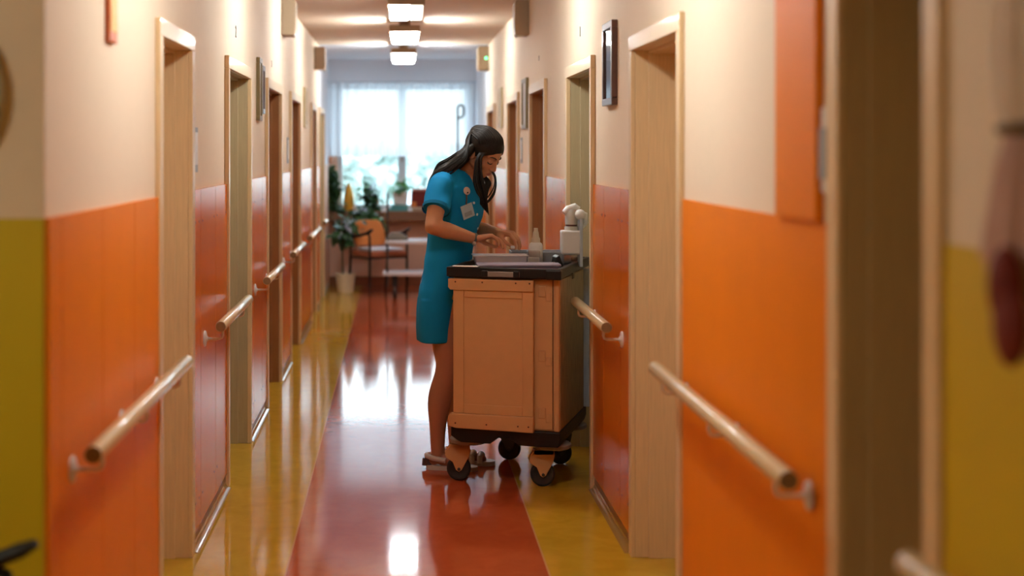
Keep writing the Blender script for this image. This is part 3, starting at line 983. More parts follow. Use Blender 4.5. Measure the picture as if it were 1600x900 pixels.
g.build('tray', GREYT, q, smooth=False, bevel=0.002)
q = thing('black_wedge', on_cart(0.455, 0.255), 'small black wedge stand beside the violet tray', 'stand', rz=0.1)
MB().disc_prism([(-0.012, 0, 0), (0.04, 0, 0), (0.014, 0, 0.065), (-0.002, 0, 0.055)], (0, 0.09, 0)).build('wedge', BLACK, q, smooth=False, bevel=0.004)
# pump dispenser
q = thing('pump_dispenser', on_cart(0.462, 0.35, 1.0135), 'white wall-type pump dispenser standing at the trolley corner', 'dispenser', rz=0.0)
MB().box(0.0, 0.095, 0.0, 0.08, 0.060, 0.178).build('body', WHITEP, q, smooth=False, bevel=0.008)
MB().box(0.088, 0.104, -0.004, 0.084, 0.0, 0.235).build('back_plate', mat('pale_blue_plastic', (0.50, 0.54, 0.60), rough=0.35), q, smooth=False, bevel=0.004)
MB().box(0.01, 0.09, 0.005, 0.075, 0.0, 0.058).build('stand', CLEARP, q, smooth=False, bevel=0.004)
MB().lathe([(0.034, 0.145), (0.034, 0.165), (0.028, 0.167), (0.028, 0.176), (0.03, 0.178), (0.032, 0.235), (0.026, 0.25), (0.0, 0.254)], (0.052, 0.04, 0.03), 28).build('bottle', mat('cloudy_bottle', (0.62, 0.60, 0.54), rough=0.2, sub=0.2), q)
MB().lathe([(0.029, 0.1675), (0.0295, 0.1755)], (0.052, 0.04, 0.03), 28, caps=(False, False)).build('collar', SCREW, q)
MB().tube([(0.015, 0.03, 0.262), (0.035, 0.035, 0.280), (0.07, 0.04, 0.290), (0.088, 0.04, 0.278)], [0.014, 0.02, 0.021, 0.016], 16).build('spout', WHITEP, q)
MB().ellipsoid((0.092, 0.02, 0.255), (0.028, 0.024, 0.026)).build('knob', WHITEP, q)
MB().tube([(0.092, 0.03, 0.265), (0.118, 0.035, 0.255), (0.122, 0.04, 0.215), (0.105, 0.04, 0.19)], [0.012, 0.015, 0.014, 0.01], 12).build('lever', WHITEP, q)


# --------------------------------------------------------------------------- the woman
def smooth_path(pts, k=5):
    pts = [V(p) for p in pts]
    out = []
    for i in range(len(pts) - 1):
        p0, p1, p2, p3 = pts[max(i - 1, 0)], pts[i], pts[i + 1], pts[min(i + 2, len(pts) - 1)]
        for j in range(k):
            t = j / k
            out.append(0.5 * ((2 * p1) + (p2 - p0) * t + (2 * p0 - 5 * p1 + 4 * p2 - p3) * t * t + (3 * p1 - p0 - 3 * p2 + p3) * t ** 3))
    out.append(pts[-1])
    return out


def interp(r, n, k=5):
    out = []
    for i in range(n - 1):
        for j in range(k):
            out.append(r[i] + (r[i + 1] - r[i]) * j / k)
    return out + [r[-1]]


FD = V((0.951, -0.309, 0.0))     # her facing
RD = V((-0.309, -0.951, 0.0))    # her right-hand side
UP = V((0, 0, 1))
ORG = V((0.24, 7.10, 0))


def remesh(mb, voxel, smooth_it, name):
    me = bpy.data.meshes.new(name)
    me.from_pydata(mb.v, [], mb.f)
    bm = bmesh.new()
    bm.from_mesh(me)
    bmesh.ops.recalc_face_normals(bm, faces=bm.faces)
    bm.to_mesh(me)
    bm.free()
    o = bpy.data.objects.new(name, me)
    COL.objects.link(o)
    r = o.modifiers.new('r', 'REMESH')
    r.mode = 'VOXEL'
    r.voxel_size = voxel
    if smooth_it:
        s = o.modifiers.new('s', 'SMOOTH')
        s.factor = 0.5
        s.iterations = smooth_it
    bpy.context.view_layer.update()
    out = bpy.data.meshes.new_from_object(o.evaluated_get(bpy.context.evaluated_depsgraph_get()))
    bpy.data.objects.remove(o)
    out.name = name
    for p in out.polygons:
        p.use_smooth = True
    return out


def esec(c, a, b, n=32, tilt=0.0, p=2.2):
    """Superelliptic body section at c: a along her facing, b sideways."""
    ring = []
    for k in range(n):
        t = 2 * PI * k / n
        cs, sn = math.cos(t), math.sin(t)
        x = math.copysign(abs(cs) ** (2 / p), cs) * a
        y = math.copysign(abs(sn) ** (2 / p), sn) * b
        ring.append(c + FD * x + RD * y + UP * (tilt * x))
    return ring


def bc(px, py, y=7.12):
    return W(px, py, y)


# head frame
HP = math.radians(36)            # nod
hf = V((0.79, -0.61, 0)).normalized()
hr = hf.cross(UP)                # her right
hfw = (hf * math.cos(HP) - UP * math.sin(HP)).normalized()
hup = hr.cross(hfw).normalized()
HC = W(755, 238, 7.07)
HM = Matrix((hr, hfw, hup)).transposed().to_4x4()
HM.translation = HC


def hp(x, y, z):
    return HM @ V((x, y, z))


HR = HM.to_3x3()
B = MB()
# skull and face
B.ellipsoid(hp(0, -0.010, 0.030), (0.073, 0.093, 0.085), HR)
B.ellipsoid(hp(0, 0.022, -0.025), (0.060, 0.068, 0.078), HR)
B.ellipsoid(hp(0, 0.052, 0.035), (0.052, 0.036, 0.045), HR)
B.ellipsoid(hp(0, 0.050, -0.070), (0.043, 0.038, 0.034), HR)
B.ellipsoid(hp(0, 0.068, -0.096), (0.019, 0.020, 0.017), HR)
for s in (-1, 1):
    B.ellipsoid(hp(s * 0.036, 0.052, -0.032), (0.024, 0.028, 0.027), HR)
    B.capsule(hp(s * 0.012, 0.086, 0.021), hp(s * 0.046, 0.066, 0.020), 0.009, 0.008)
    B.ellipsoid(hp(s * 0.031, 0.075, -0.002), (0.0155, 0.013, 0.0105), HR)
    B.capsule(hp(s * 0.056, 0.005, -0.05), hp(s * 0.018, 0.06, -0.092), 0.018, 0.014)
    M2 = HR @ Matrix.Rotation(s * 0.35, 3, 'Z')
    B.ellipsoid(hp(s * 0.074, -0.004, -0.012), (0.008, 0.019, 0.031), M2)
    B.ellipsoid(hp(s * 0.011, 0.098, -0.038), (0.009, 0.010, 0.008), HR)
B.capsule(hp(0, 0.085, 0.012), hp(0, 0.102, -0.029), 0.0085, 0.011)
B.ellipsoid(hp(0, 0.1045, -0.033), (0.011, 0.0105, 0.010), HR)
B.ellipsoid(hp(0, 0.088, -0.0605), (0.022, 0.013, 0.0065), HR)
B.ellipsoid(hp(0, 0.086, -0.0715), (0.020, 0.013, 0.0075), HR)
# neck and torso
NB = bc(722, 273)
B.capsule(NB - FD * 0.012, hp(0, -0.018, -0.05), 0.055, 0.050, 20)
tors = [(690, 462, 0.085, 0.150), (690, 440, 0.095, 0.165), (696, 415, 0.09, 0.14), (701, 385, 0.088, 0.122), (706, 350, 0.098, 0.130), (710, 318, 0.108, 0.145), (713, 293, 0.098, 0.155), (716, 277, 0.075, 0.13), (720, 268, 0.055, 0.08)]
B.loft([esec(bc(x, y), a, b) for x, y, a, b in tors])
# arms
RS, RE, RW_ = W(689, 287, 6.97), W(676, 354, 6.83), W(742, 373, 6.93)
LS, LE, LW_ = W(734, 287, 7.30), W(735, 356, 7.36), W(776, 363, 7.15)
for S, E, Wr in ((RS, RE, RW_), (LS, LE, LW_)):
    B.capsule(S, S.lerp(E, 0.5), 0.050, 0.045, 18)
    B.capsule(S.lerp(E, 0.5), E, 0.045, 0.039, 18)
    mid = E.lerp(Wr, 0.35)
    B.capsule(E, mid, 0.039, 0.041, 18)
    B.capsule(mid, Wr, 0.041, 0.025, 18)


def hand(wrist, fwd, up, thumb, curls, spread=1.0, tcurl=0.5):
    fwd = fwd.normalized()
    th = (thumb - fwd * thumb.dot(fwd)).normalized()
    up = fwd.cross(th)
    if up.z < 0:
        up = -up
    offs = [0.030, 0.010, -0.010, -0.029]
    plen = [0.080, 0.083, 0.079, 0.072]
    lens = [(0.038, 0.024, 0.019), (0.042, 0.027, 0.020), (0.039, 0.025, 0.019), (0.031, 0.019, 0.017)]
    tips = []
    for i in range(4):
        k = wrist + fwd * plen[i] + th * offs[i] * spread
        B.capsule(wrist + th * offs[i] * 0.45 + fwd * 0.005, k, 0.0165, 0.0115, 10)
        a = curls[i][0]
        p = k
        r = 0.0092 if i < 3 else 0.0082
        for j in range(3):
            d = fwd * math.cos(a) - up * math.sin(a) + th * offs[i] * 2.0
            d.normalize()
            e = p + d * lens[i][j]
            B.capsule(p, e, r, r * 0.9, 10, 3)
            r *= 0.9
            p = e
            if j < 2:
                a += curls[i][j + 1]
        tips.append(p)
    b0 = wrist + fwd * 0.022 + th * 0.022 - up * 0.006
    b1 = b0 + (fwd * 0.62 + th * 0.55 - up * 0.45).normalized() * 0.044
    b2 = b1 + (fwd * 0.85 + th * 0.12 - up * 0.5).normalized() * 0.033
    b3 = b2 + (fwd * 0.9 - th * 0.15 - up * 0.42).normalized() * 0.026
    B.capsule(b0, b1, 0.0155, 0.0115, 10)
    B.capsule(b1, b2, 0.0108, 0.0096, 10)
    B.capsule(b2, b3, 0.0096, 0.0080, 10)
    return tips, b3


cR = [(0.55, 0.55, 0.35), (0.60, 0.55, 0.35), (0.66, 0.55, 0.4), (0.72, 0.55, 0.4)]
cL = [(0.75, 0.55, 0.3), (0.72, 0.50, 0.35), (0.70, 0.45, 0.3), (0.62, 0.45, 0.3)]
tr, _ = hand(RW_ + V((0.004, 0, 0)), V((0.96, 0.10, 0.16)), UP, V((0.0, 1.0, -0.15)), cR)
tl, tt = hand(LW_ + V((0.004, 0, 0)), V((0.80, -0.42, -0.06)), UP, V((-0.45, -0.85, -0.1)), cL)
# legs
legs = [((692, 445, 7.05), (697, 535, 7.03), (698, 575, 7.03), (687, 624, 7.05), (684, 668, 7.06), (684, 712, 7.07), 0.0),
        ((700, 445, 7.20), (716, 535, 7.21), (719, 575, 7.21), (713, 622, 7.21), (712, 668, 7.21), (712, 706, 7.20), 0.0)]
rad = [0.090, 0.071, 0.055, 0.059, 0.041, 0.033]
FEET = []
for lg in legs:
    P = [W(*p) for p in lg[:6]]
    B.tube(smooth_path(P), [max(q, 0.02) for q in [v.x for v in smooth_path([V((q, 0, 0)) for q in rad])]], 22)
    an = P[5]
    fd = V((0.95, -0.22, 0)).normalized()
    heel = V((an.x, an.y, 0.045)) - fd * 0.022
    ball = V((an.x, an.y, 0.028)) + fd * 0.135
    B.capsule(an, heel, 0.032, 0.028, 14)
    B.capsule(an + UP * -0.01, V((an.x, an.y, 0.045)) + fd * 0.07, 0.031, 0.028, 14)
    B.capsule(V((an.x, an.y, 0.045)) + fd * 0.03, ball, 0.03, 0.022, 14)
    FEET.append((an, heel, ball, fd))

me = remesh(B, 0.0042, 3, 'person')
for m in (SKIN, LIPS, LEGSKIN):
    me.materials.append(m)
inv = HM.inverted()
for p in me.polygons:
    c = p.center
    l = inv @ c
    if abs(l.x) < 0.021 - 0.9 * abs(l.z + 0.066) and -0.077 < l.z < -0.056 and l.y > 0.088:
        p.material_index = 1
    elif c.z < 0.78:
        p.material_index = 2
me.transform(Matrix.Translation(-ORG))
PER = bpy.data.objects.new('person', me)
COL.objects.link(PER)
PER.location = ORG
tag(PER, 'woman in a teal uniform dress bending over the trolley, hands at work', 'person')


def on_person(mb_or_me, name, mats, smooth=True, angle=60):
    if isinstance(mb_or_me, MB):
        o = mb_or_me.build(name, mats, PER, smooth=smooth, angle=angle)
        o.data.transform(Matrix.Translation(-ORG))
        return o
    mb_or_me.transform(Matrix.Translation(-ORG))
    for m in (mats if isinstance(mats, (list, tuple)) else [mats]):
        mb_or_me.materials.append(m)
    o = bpy.data.objects.new(name, mb_or_me)
    COL.objects.link(o)
    o.parent = PER
    return o


# dress
D = MB()
ds = [(688, 529, 0.104, 0.192), (688, 510, 0.107, 0.196), (690, 480, 0.112, 0.196), (693, 450, 0.112, 0.190), (698, 420, 0.112, 0.172), (703, 392, 0.112, 0.158),
      (707, 362, 0.118, 0.158), (712, 338, 0.132, 0.163), (714, 318, 0.134, 0.168), (714, 298, 0.120, 0.172), (714, 285, 0.100, 0.165), (717, 275, 0.083, 0.14), (721, 268, 0.068, 0.095), (723, 263, 0.060, 0.07)]
D.loft([esec(bc(x, y), a, b, 40) for x, y, a, b in ds])
for S, E, top_in in ((RS, RE, bc(708, 276, 7.03)), (LS, LE, bc(722, 276, 7.22))):
    d = (E - S).normalized()
    D.capsule(top_in, S + V((0, 0, -0.005)), 0.05, 0.060, 20)
    e = S + d * 0.155
    D.tube([S - d * 0.03, S, S + d * 0.05, S + d * 0.10, e], [0.045, 0.062, 0.0645, 0.0655, 0.067], 24)
dm_ = remesh(D, 0.006, 6, 'dress')
co = np.empty(len(dm_.vertices) * 3)
dm_.vertices.foreach_get('co', co)
co = co.reshape(-1, 3)
nr = np.empty(len(dm_.vertices) * 3)
dm_.vertices.foreach_get('normal', nr)
nr = nr.reshape(-1, 3)
lf_ = (co - np.array(ORG)) @ np.array(FD)
lr_ = (co - np.array(ORG)) @ np.array(RD)
z = co[:, 2]
amp = (0.0035 * np.sin(9 * lr_ * 6 + 14 * z) * np.exp(-((z - 0.98) / 0.16) ** 2)
       + 0.0045 * np.sin(26 * z + 18 * lf_ + 6 * lr_) * np.exp(-((z - 1.02) / 0.10) ** 2)
       + 0.003 * np.sin(38 * lr_ + 20 * lf_ + 3 * z) * (z < 0.85)
       + 0.003 * np.sin(46 * z - 30 * lf_) * (np.abs(lr_) > 0.15) * (z > 1.15))
co = co + nr * amp[:, None]
dm_.vertices.foreach_set('co', co.ravel())
bm = bmesh.new()
bm.from_mesh(dm_)
neck_c = NB
kill = []
for f in bm.faces:
    c = f.calc_center_median() - neck_c
    a, b, zz = c.dot(FD), c.dot(RD), c.z
    # V opening down the front, collar line round the neck
    if a > -0.02 and zz > -0.18 and abs(b) < 0.080 * (1 - (-zz + 0.02) / 0.20):
        kill.append(f)
    elif zz > -0.002 and abs(b) < 0.080:
        kill.append(f)
bmesh.ops.delete(bm, geom=kill, context='FACES')
bm.to_mesh(dm_)
bm.free()
DRESS = on_person(dm_, 'dress', TEAL)
sd = DRESS.modifiers.new('cloth', 'SOLIDIFY')
sd.thickness = 0.003
# sleeve cuffs
for S, E in ((RS, RE), (LS, LE)):
    d = (E - S).normalized()
    e = S + d * 0.155
    on_person(MB().tube([e - d * 0.016, e + d * 0.002], 0.0688, 28, caps=False), 'cuff', TEALD)


def front_point(px, py, depth=7.0):
    """Point on the dress front near a pixel: cast the camera ray onto the dress."""
    bpy.context.view_layer.update()
    o = V((0, 0, EYE))
    d = (W(px, py, 7.0) - o).normalized()
    ok, loc, nrm, _ = DRESS.ray_cast(o - ORG, d)
    if ok:
        return loc + ORG, nrm.normalized()
    return W(px, py, depth), V((0, -1, 0))


for px, py in ((740, 317), (745, 335), (746, 357)):
    p, nm = front_point(px, py)
    on_person(MB().tube([p, p + nm * 0.004], 0.0065, 14), 'button', BUTTON)
# name card, charm and strap
p, nm = front_point(729, 328)
u = UP - nm * UP.dot(nm)
u.normalize()
s = u.cross(nm).normalized()
if s.x < 0:
    s = -s
u2 = (u * 0.97 - s * 0.24).normalized()
u2 = (u - s * 0.36).normalized()
s2 = (s + u * 0.0 - u2 * s.dot(u2)).normalized()
cardM = Matrix((s2, nm, u2)).transposed().to_4x4()
cardM.translation = p + nm * 0.008
nb = MB().box(-0.033, 0.033, -0.001, 0.0015, -0.040, 0.030, 0, cardM)
card = on_person(nb, 'name_badge', mat('laminated_card', (0.40, 0.52, 0.60), rough=0.25, var=0.05))
pr = MB().box(-0.022, 0.020, 0.0016, 0.0022, -0.030, -0.008, 0, cardM)
pr = pr.build('badge_print', mat('badge_grey_print', (0.24, 0.31, 0.36), rough=0.3), card, smooth=False)
pr.data.transform(Matrix.Translation(-ORG))
p2, nm2 = front_point(727, 299)
p2 = p2 + nm2 * 0.01
Rn = nm2.to_track_quat('Z', 'Y').to_matrix().to_4x4()
Rn.translation = p2
ch = on_person(MB().lathe([(0, 0), (0.017, 0), (0.020, 0.004), (0.017, 0.008), (0, 0.009)], (0, 0, 0), 20, Rn), 'badge_clip', mat('cream_charm', (0.66, 0.52, 0.46), rough=0.4))
dd = MB()
for a in (-1.6,):
    c = Rn @ V((0.009 * math.cos(a), 0.009 * math.sin(a), 0.009))
    dd.ellipsoid(c, (0.004, 0.004, 0.004), None, 10, 8)
dd = dd.build('charm_dot', NUMK, ch)
dd.data.transform(Matrix.Translation(-ORG))
on_person(MB().tube([p2 - UP * 0.015, p2 - UP * 0.04 + nm2 * 0.002, cardM @ V((0, 0.002, 0.03))], 0.0035, 8), 'badge_strap', SCREW)
# bracelet watch
dw = (RW_ - RE).normalized()
wc_ = RW_ - dw * 0.008
on_person(MB().tube([wc_ - dw * 0.007, wc_ + dw * 0.007], 0.0285, 24, caps=False), 'bracelet', mat('steel_blue_bracelet', (0.10, 0.13, 0.13), rough=0.3, metal=0.5))
on_person(MB().ellipsoid(wc_ + V((0.002, -0.022, -0.024)), (0.010, 0.008, 0.012)), 'watch', STEEL)
# shoes
for an, heel, ball, fd in FEET:
    sd_ = V((-fd.y, fd.x, 0))
    sole = []
    prof = [(-0.055, 0.022), (-0.045, 0.031), (-0.01, 0.035), (0.05, 0.035), (0.12, 0.043), (0.17, 0.038), (0.195, 0.022), (0.20, 0.008)]
    pts = [V((an.x, an.y, 0.0)) + fd * a + sd_ * w for a, w in prof] + [V((an.x, an.y, 0.0)) + fd * a - sd_ * w for a, w in reversed(prof)]
    sh = on_person(MB().disc_prism(pts, (0, 0, 0.022)), 'shoe', SHOEW)
    strap = MB()
    c0 = V((an.x, an.y, 0.0))
    for a, hgt in ((0.09, 0.062), (0.13, 0.055)):
        strap.tube([c0 + fd * a + sd_ * 0.044 + UP * 0.012, c0 + fd * a + sd_ * 0.034 + UP * hgt * 0.8, c0 + fd * a + UP * hgt, c0 + fd * a - sd_ * 0.034 + UP * hgt * 0.8, c0 + fd * a - sd_ * 0.044 + UP * 0.012], 0.014, 10)
    # heel counter
    strap.tube([c0 + fd * 0.045 + sd_ * 0.036 + UP * 0.05, c0 - fd * 0.02 + sd_ * 0.036 + UP * 0.06, c0 - fd * 0.052 + sd_ * 0.02 + UP * 0.066, c0 - fd * 0.056 + UP * 0.067,
                c0 - fd * 0.052 - sd_ * 0.02 + UP * 0.066, c0 - fd * 0.02 - sd_ * 0.036 + UP * 0.06, c0 + fd * 0.045 - sd_ * 0.036 + UP * 0.05], 0.013, 10)
    st = strap.build('strap', SHOEW, sh)
    st.data.transform(Matrix.Translation(-ORG))
    hl = MB().tube([c0 - fd * 0.05 + UP * 0.02, c0 - fd * 0.055 + UP * 0.055], [0.03, 0.022], 14).build('heel_counter', SHOED, sh)
    hl.data.transform(Matrix.Translation(-ORG))
# face details
for s in (-1, 1):
    on_person(MB().tube([hp(s * 0.012, 0.0935, 0.0215), hp(s * 0.024, 0.0895, 0.0265), hp(s * 0.036, 0.081, 0.0265), hp(s * 0.049, 0.070, 0.0205)], [0.0025, 0.0036, 0.0032, 0.0016], 8), 'eyebrow', BROW)
    on_person(MB().tube([hp(s * 0.0175, 0.0835, -0.0065), hp(s * 0.025, 0.0873, -0.0098), hp(s * 0.033, 0.0868, -0.0105), hp(s * 0.041, 0.081, -0.0085), hp(s * 0.047, 0.0745, -0.004)], [0.0013, 0.0022, 0.0026, 0.0024, 0.0014], 8), 'eyelash', BROW)
    on_person(MB().ellipsoid(hp(s * 0.031, 0.0755, -0.0075), (0.0135, 0.0105, 0.0095), HR), 'eye', EYEW)

# hair: cap, back mass, front locks
hm = MB()
nu, nv = 48, 26
rows = []
for i in range(nv + 1):
    t = PI * i / nv * 0.72
    row = []
    for j in range(nu):
        a = 2 * PI * j / nu
        x, y_, z_ = math.sin(t) * math.cos(a), math.sin(t) * math.sin(a), math.cos(t)
        # hairline: stop early at the forehead, lower at the back
        front = max(0.0, y_ / max(math.sin(t), 1e-3)) if t > 0.01 else 0
        tmax = PI * 0.72 * (1 - 0.44 * front ** 1.2)
        tt_ = min(t, tmax)
        x, y_, z_ = math.sin(tt_) * math.cos(a), math.sin(tt_) * math.sin(a), math.cos(tt_)
        rip = 1 + 0.012 * math.sin(14 * a + 5 * tt_) + 0.008 * math.sin(31 * a)
        row.append(hp(x * 0.084 * rip, -0.012 + y_ * 0.107 * rip, 0.030 + z_ * 0.094 * (1 + 0.006 * math.sin(9 * a))))
    rows.append(row)
hm.loft(rows, cap0=True, cap1=False)


def lock(pts, rads, flat=None, n=12):
    hm.tube(smooth_path(pts), interp(rads, len(pts)), n, flat=flat)


# swept-back hair over the ear to the upper back
for q_, (dy, dr) in enumerate(((-0.075, 0.85), (-0.03, 1.0), (0.03, 1.0), (0.085, 0.95))):
    lock([W(746, 228, 7.07 + dy * 0.45), W(735, 233, 7.07 + dy * 0.75), W(721, 247, 7.08 + dy * 1.05), W(707, 260, 7.09 + dy * 1.15), W(690, 269, 7.10 + dy * 1.25), W(677, 285, 7.10 + dy * 1.25), W(669, 318, 7.10 + dy * 1.2), W(668, 345, 7.10 + dy)],
         [0.015, 0.030 * dr, 0.036 * dr, 0.034 * dr, 0.030, 0.025, 0.016, 0.005], n=14)


def capp(phi, th, k=1.0):
    return hp(0.084 * k * math.sin(phi), -0.012 + 0.107 * k * math.cos(phi) * math.sin(th), 0.030 + 0.094 * k * math.cos(phi) * math.cos(th))


NS = 110
for q_ in range(NS):
    u = -1 + 2 * q_ / (NS - 1)
    e = random.uniform(-5, 5)
    g = random.uniform(-0.06, 0.06)
    k = random.uniform(1.0, 1.03)
    ph = 1.28 * u
    f0 = 0.98 - 0.25 * abs(u)
    y0 = 7.07 - 0.112 * u
    dt = 5 - 15 * (1 - u * u)
    lock([capp(ph, f0, 0.985), capp(ph * 0.98 + g, f0 - 0.45, k), capp(ph * 0.93 + g, -0.15, k), capp(ph * 0.85, -0.75, k), capp(ph * 0.75, -1.2, k),
          W(727 + e * 0.4, 241 + e * 0.4 + dt, y0), W(716 + e * 0.6, 251 + e * 0.5 + dt, y0), W(703 + e, 261 + e * 0.6 + dt, 7.09 - 0.13 * u), W(688 + e, 270 + e * 0.6 + dt, 7.10 - 0.135 * u), W(674 + e * 0.6, 287 + e, 7.1 - 0.13 * u)],
         [0.0012, 0.0032, 0.0036, 0.0038, 0.004, 0.0042, 0.0042, 0.004, 0.003, 0.001], n=5)
# near front lock, from the temple down past the jaw to the chest
for q_ in range(60):
    e = random.uniform(-6.0, 6.0)
    k = e / 6.0
    dz = random.uniform(-0.02, 0.012)
    lock([hp(0.040 + 0.006 * k, 0.045 + 0.010 * k, 0.055), hp(0.076, 0.040 + 0.012 * k, 0.020), W(748 + e * 0.7, 250, 6.985 + dz), W(747 + e * 0.9, 267, 6.975 + dz), W(748 + e * 1.3, 284, 6.965 + dz), W(752 + e * 1.2, 300, 6.96 + dz), W(756 + e, 315 + e, 6.96 + dz), W(757 + e * 1.2, 328 + e * 1.5, 6.965 + dz)],
         [0.0025, 0.004, 0.0045, 0.0045, 0.0042, 0.0036, 0.0024, 0.0007], n=5)
# far lock hanging past the cheek
for q_ in range(20):
    e = random.uniform(-3.0, 3.0)
    g = random.uniform(-1.5, 1.5)
    lock([hp(-0.058, 0.045, 0.055), hp(-0.074, 0.035, 0.0), W(767 + g, 262, 7.16), W(773 + g, 275, 7.15), W(774 + e * 0.7, 288, 7.14), W(770 + e, 302 + e, 7.12), W(762 + e, 313 + e, 7.10), W(756 + e, 319, 7.1)],
         [0.003, 0.0035, 0.0026, 0.002, 0.0019, 0.0016, 0.0012, 0.0006], n=5)
for q_ in range(22):
    e = random.uniform(-5, 5)
    lock([hp(0.01, 0.02, -0.09), W(763 + e, 283, 7.05), W(760 + e, 298, 7.04), W(757 + e, 316 + e, 7.03)], [0.004, 0.004, 0.0035, 0.0007], n=5)
on_person(hm, 'hair', HAIR, angle=80)
# small white tablet pack held in the fingers, and a pair of tweezers over the box
tp_ = W(801, 386, 7.03)
hb = thing('tablet_pack', tp_, 'tiny white pack between her fingertips', 'pack')
MB().box(-0.010, 0.010, -0.008, 0.008, -0.008, 0.006).build('pack', PAPER, hb, smooth=False, bevel=0.003)

# --------------------------------------------------------------------------- the end of the corridor
# sheer curtain
cu_ = MB()
rows = []
for zz in (2.37, 2.2, 1.9, 1.7, 1.52):
    rows.append([V((-0.80 + 1.67 * i / 160, 16.60 + 0.022 * math.sin(i * 0.62 + 0.5 * math.sin(i * 0.11)) * (0.6 + 0.4 * (2.37 - zz)), zz)) for i in range(161)])
cu_.loft(rows, False, False, closed=False)
cur = cu_.build('sheer_curtain', SHEER)
tag(cur, 'white sheer half curtain across the end window', 'curtain')
rod = thing('curtain_rod', (0.03, 16.6, 2.385), 'slim white rod carrying the sheer curtain', 'curtain rod')
MB().cyl((-0.84, 0, 0), (0.88, 0, 0), 0.010, n=14).build('rod', PVC, rod)
for x in (-0.835, 0.875):
    MB().cyl((x, 0, 0), (x, 0.2, 0), 0.008, n=12).build('bracket', PVC, rod)
# hooked pole
hpz = thing('hooked_pole', (0.68, 16.25, 0), 'dark slim pole with a looped top before the curtain', 'pole')
pth = [(0, 0, 0.03), (0, 0, 1.9), (0.0, 0, 2.07)] + [(0.035 - 0.035 * math.cos(t), 0, 2.07 + 0.035 * math.sin(t)) for t in (0.5, 1.0, 1.57, 2.1, 2.6, 3.14)] + [(0.07, 0, 2.0), (0.05, 0, 1.965), (0.01, 0, 1.96)]
MB().tube(pth, 0.013, 12).build('pole', STEELD, hpz)
MB().lathe([(0, 0), (0.16, 0), (0.16, 0.012), (0.03, 0.035), (0.014, 0.06)], (0, 0, 0), 28).build('foot', STEELD, hpz)


def plant(mb, pts, n, spread, size, rnd, droop=0.2, mi=0):
    for k in range(n):
        c = rnd.choice(pts)
        p = V(c) + V((rnd.gauss(0, spread), rnd.gauss(0, spread), rnd.gauss(0, spread)))
        d = V((rnd.uniform(-1, 1), rnd.uniform(-1, 0.6), rnd.uniform(-1, 0.5) - droop))
        L = size * rnd.uniform(0.7, 1.3)
        mb.leaf(p, d, (rnd.uniform(-0.3, 0.3), rnd.uniform(-0.8, 0.2), 1), L, L * 0.6, mi)


rn = random.Random(3)
YP = 16.62
# hanging vine in the corner
hv = thing('hanging_plant', W(513, 262, YP), 'dark trailing vine hanging on the wall beside the window', 'plant')
vo = W(513, 262, YP)


def rel(px, py, y, o):
    return W(px, py, y) - o


path = [rel(513, 256, YP, vo), rel(514, 280, YP, vo), rel(517, 300, YP, vo), rel(513, 312, YP, vo), rel(522, 330, YP, vo)]
MB().tube(path, 0.006, 6).build('stem', STEM, hv)
lv = MB()
plant(lv, [rel(514, 266, YP, vo), rel(513, 280, YP, vo), rel(521, 292, YP, vo), rel(514, 307, YP, vo), rel(524, 325, YP, vo)], 220, 0.036, 0.115, rn)
lv.build('foliage', LEAF, hv)
MB().lathe([(0.0, 0.0), (0.045, 0.0), (0.06, 0.08), (0.055, 0.08), (0.045, 0.02), (0, 0.02)], path[0] + V((-0.01, 0.02, 0.0)), 18).build('pot', POTT, hv)
MB().cyl(path[0] + V((-0.01, 0.02, 0.04)), path[0] + V((-0.01, YE - YP, 0.04)), 0.006).build('hook', STEELD, hv)

# plant in the white floor pot
po = W(540, 457, 15.9)
po.z = 0
fp = thing('potted_plant', po, 'tall plant with pale blue blooms in a white floor pot', 'plant')
MB().lathe([(0.0, 0.0), (0.085, 0.0), (0.112, 0.20), (0.116, 0.215), (0.104, 0.215), (0.098, 0.17), (0.0, 0.17)], (0, 0, 0), 28).build('pot', POTW, fp)
MB().lathe([(0.0, 0.165), (0.099, 0.165), (0.099, 0.18), (0.0, 0.185)], (0, 0, 0), 24).build('soil', SOIL, fp)
sp = [(-0.03, 0, 0.17), (-0.035, 0, 0.4), (-0.03, 0, 0.62), (-0.01, 0, 0.74)]
MB().tube(sp, [0.011, 0.010, 0.008, 0.005], 8).build('stem', STEM, fp)
lv = MB()
plant(lv, [(-0.06, 0, 0.66), (0.0, 0, 0.70), (-0.03, 0, 0.76), (0.03, 0, 0.62), (0.05, -0.02, 0.74)], 170, 0.05, 0.10, rn)
lv.build('foliage', LEAF, fp)
for c in [(-0.08, -0.08, 0.66), (0.02, -0.09, 0.80), (0.03, -0.08, 0.74)]:
    lv = MB()
    plant(lv, [c], 14, 0.022, 0.05, rn)
    lv.build('bloom', LEAFP, fp)

# sill plants and objects; the sill top is at z = 0.88
YV = 16.68
so = V(((583 - 622) * YV / F, YV, 0.88))
sp_ = thing('sill_plant', so, 'bushy dark green plant in terracotta pot on the sill', 'plant')
MB().lathe([(0.0, 0.0), (0.055, 0.0), (0.075, 0.12), (0.078, 0.13), (0.068, 0.13), (0.06, 0.1), (0, 0.1)], (0, 0, 0), 24).build('pot', POTT, sp_)
MB().tube([(0, 0, 0.1), (-0.02, -0.02, 0.22), (-0.05, -0.05, 0.26)], 0.008, 8).build('stem', STEM, sp_)
lv = MB()
plant(lv, [(-0.04, -0.06, 0.20), (-0.02, -0.06, 0.12), (-0.06, -0.08, 0.15), (-0.03, -0.07, 0.06), (-0.07, -0.10, 0.0), (-0.13, -0.32, -0.03), (-0.16, -0.32, -0.02), (-0.06, -0.32, -0.04)], 230, 0.042, 0.105, rn)
lv.build('foliage', LEAF, sp_)
lv = MB()
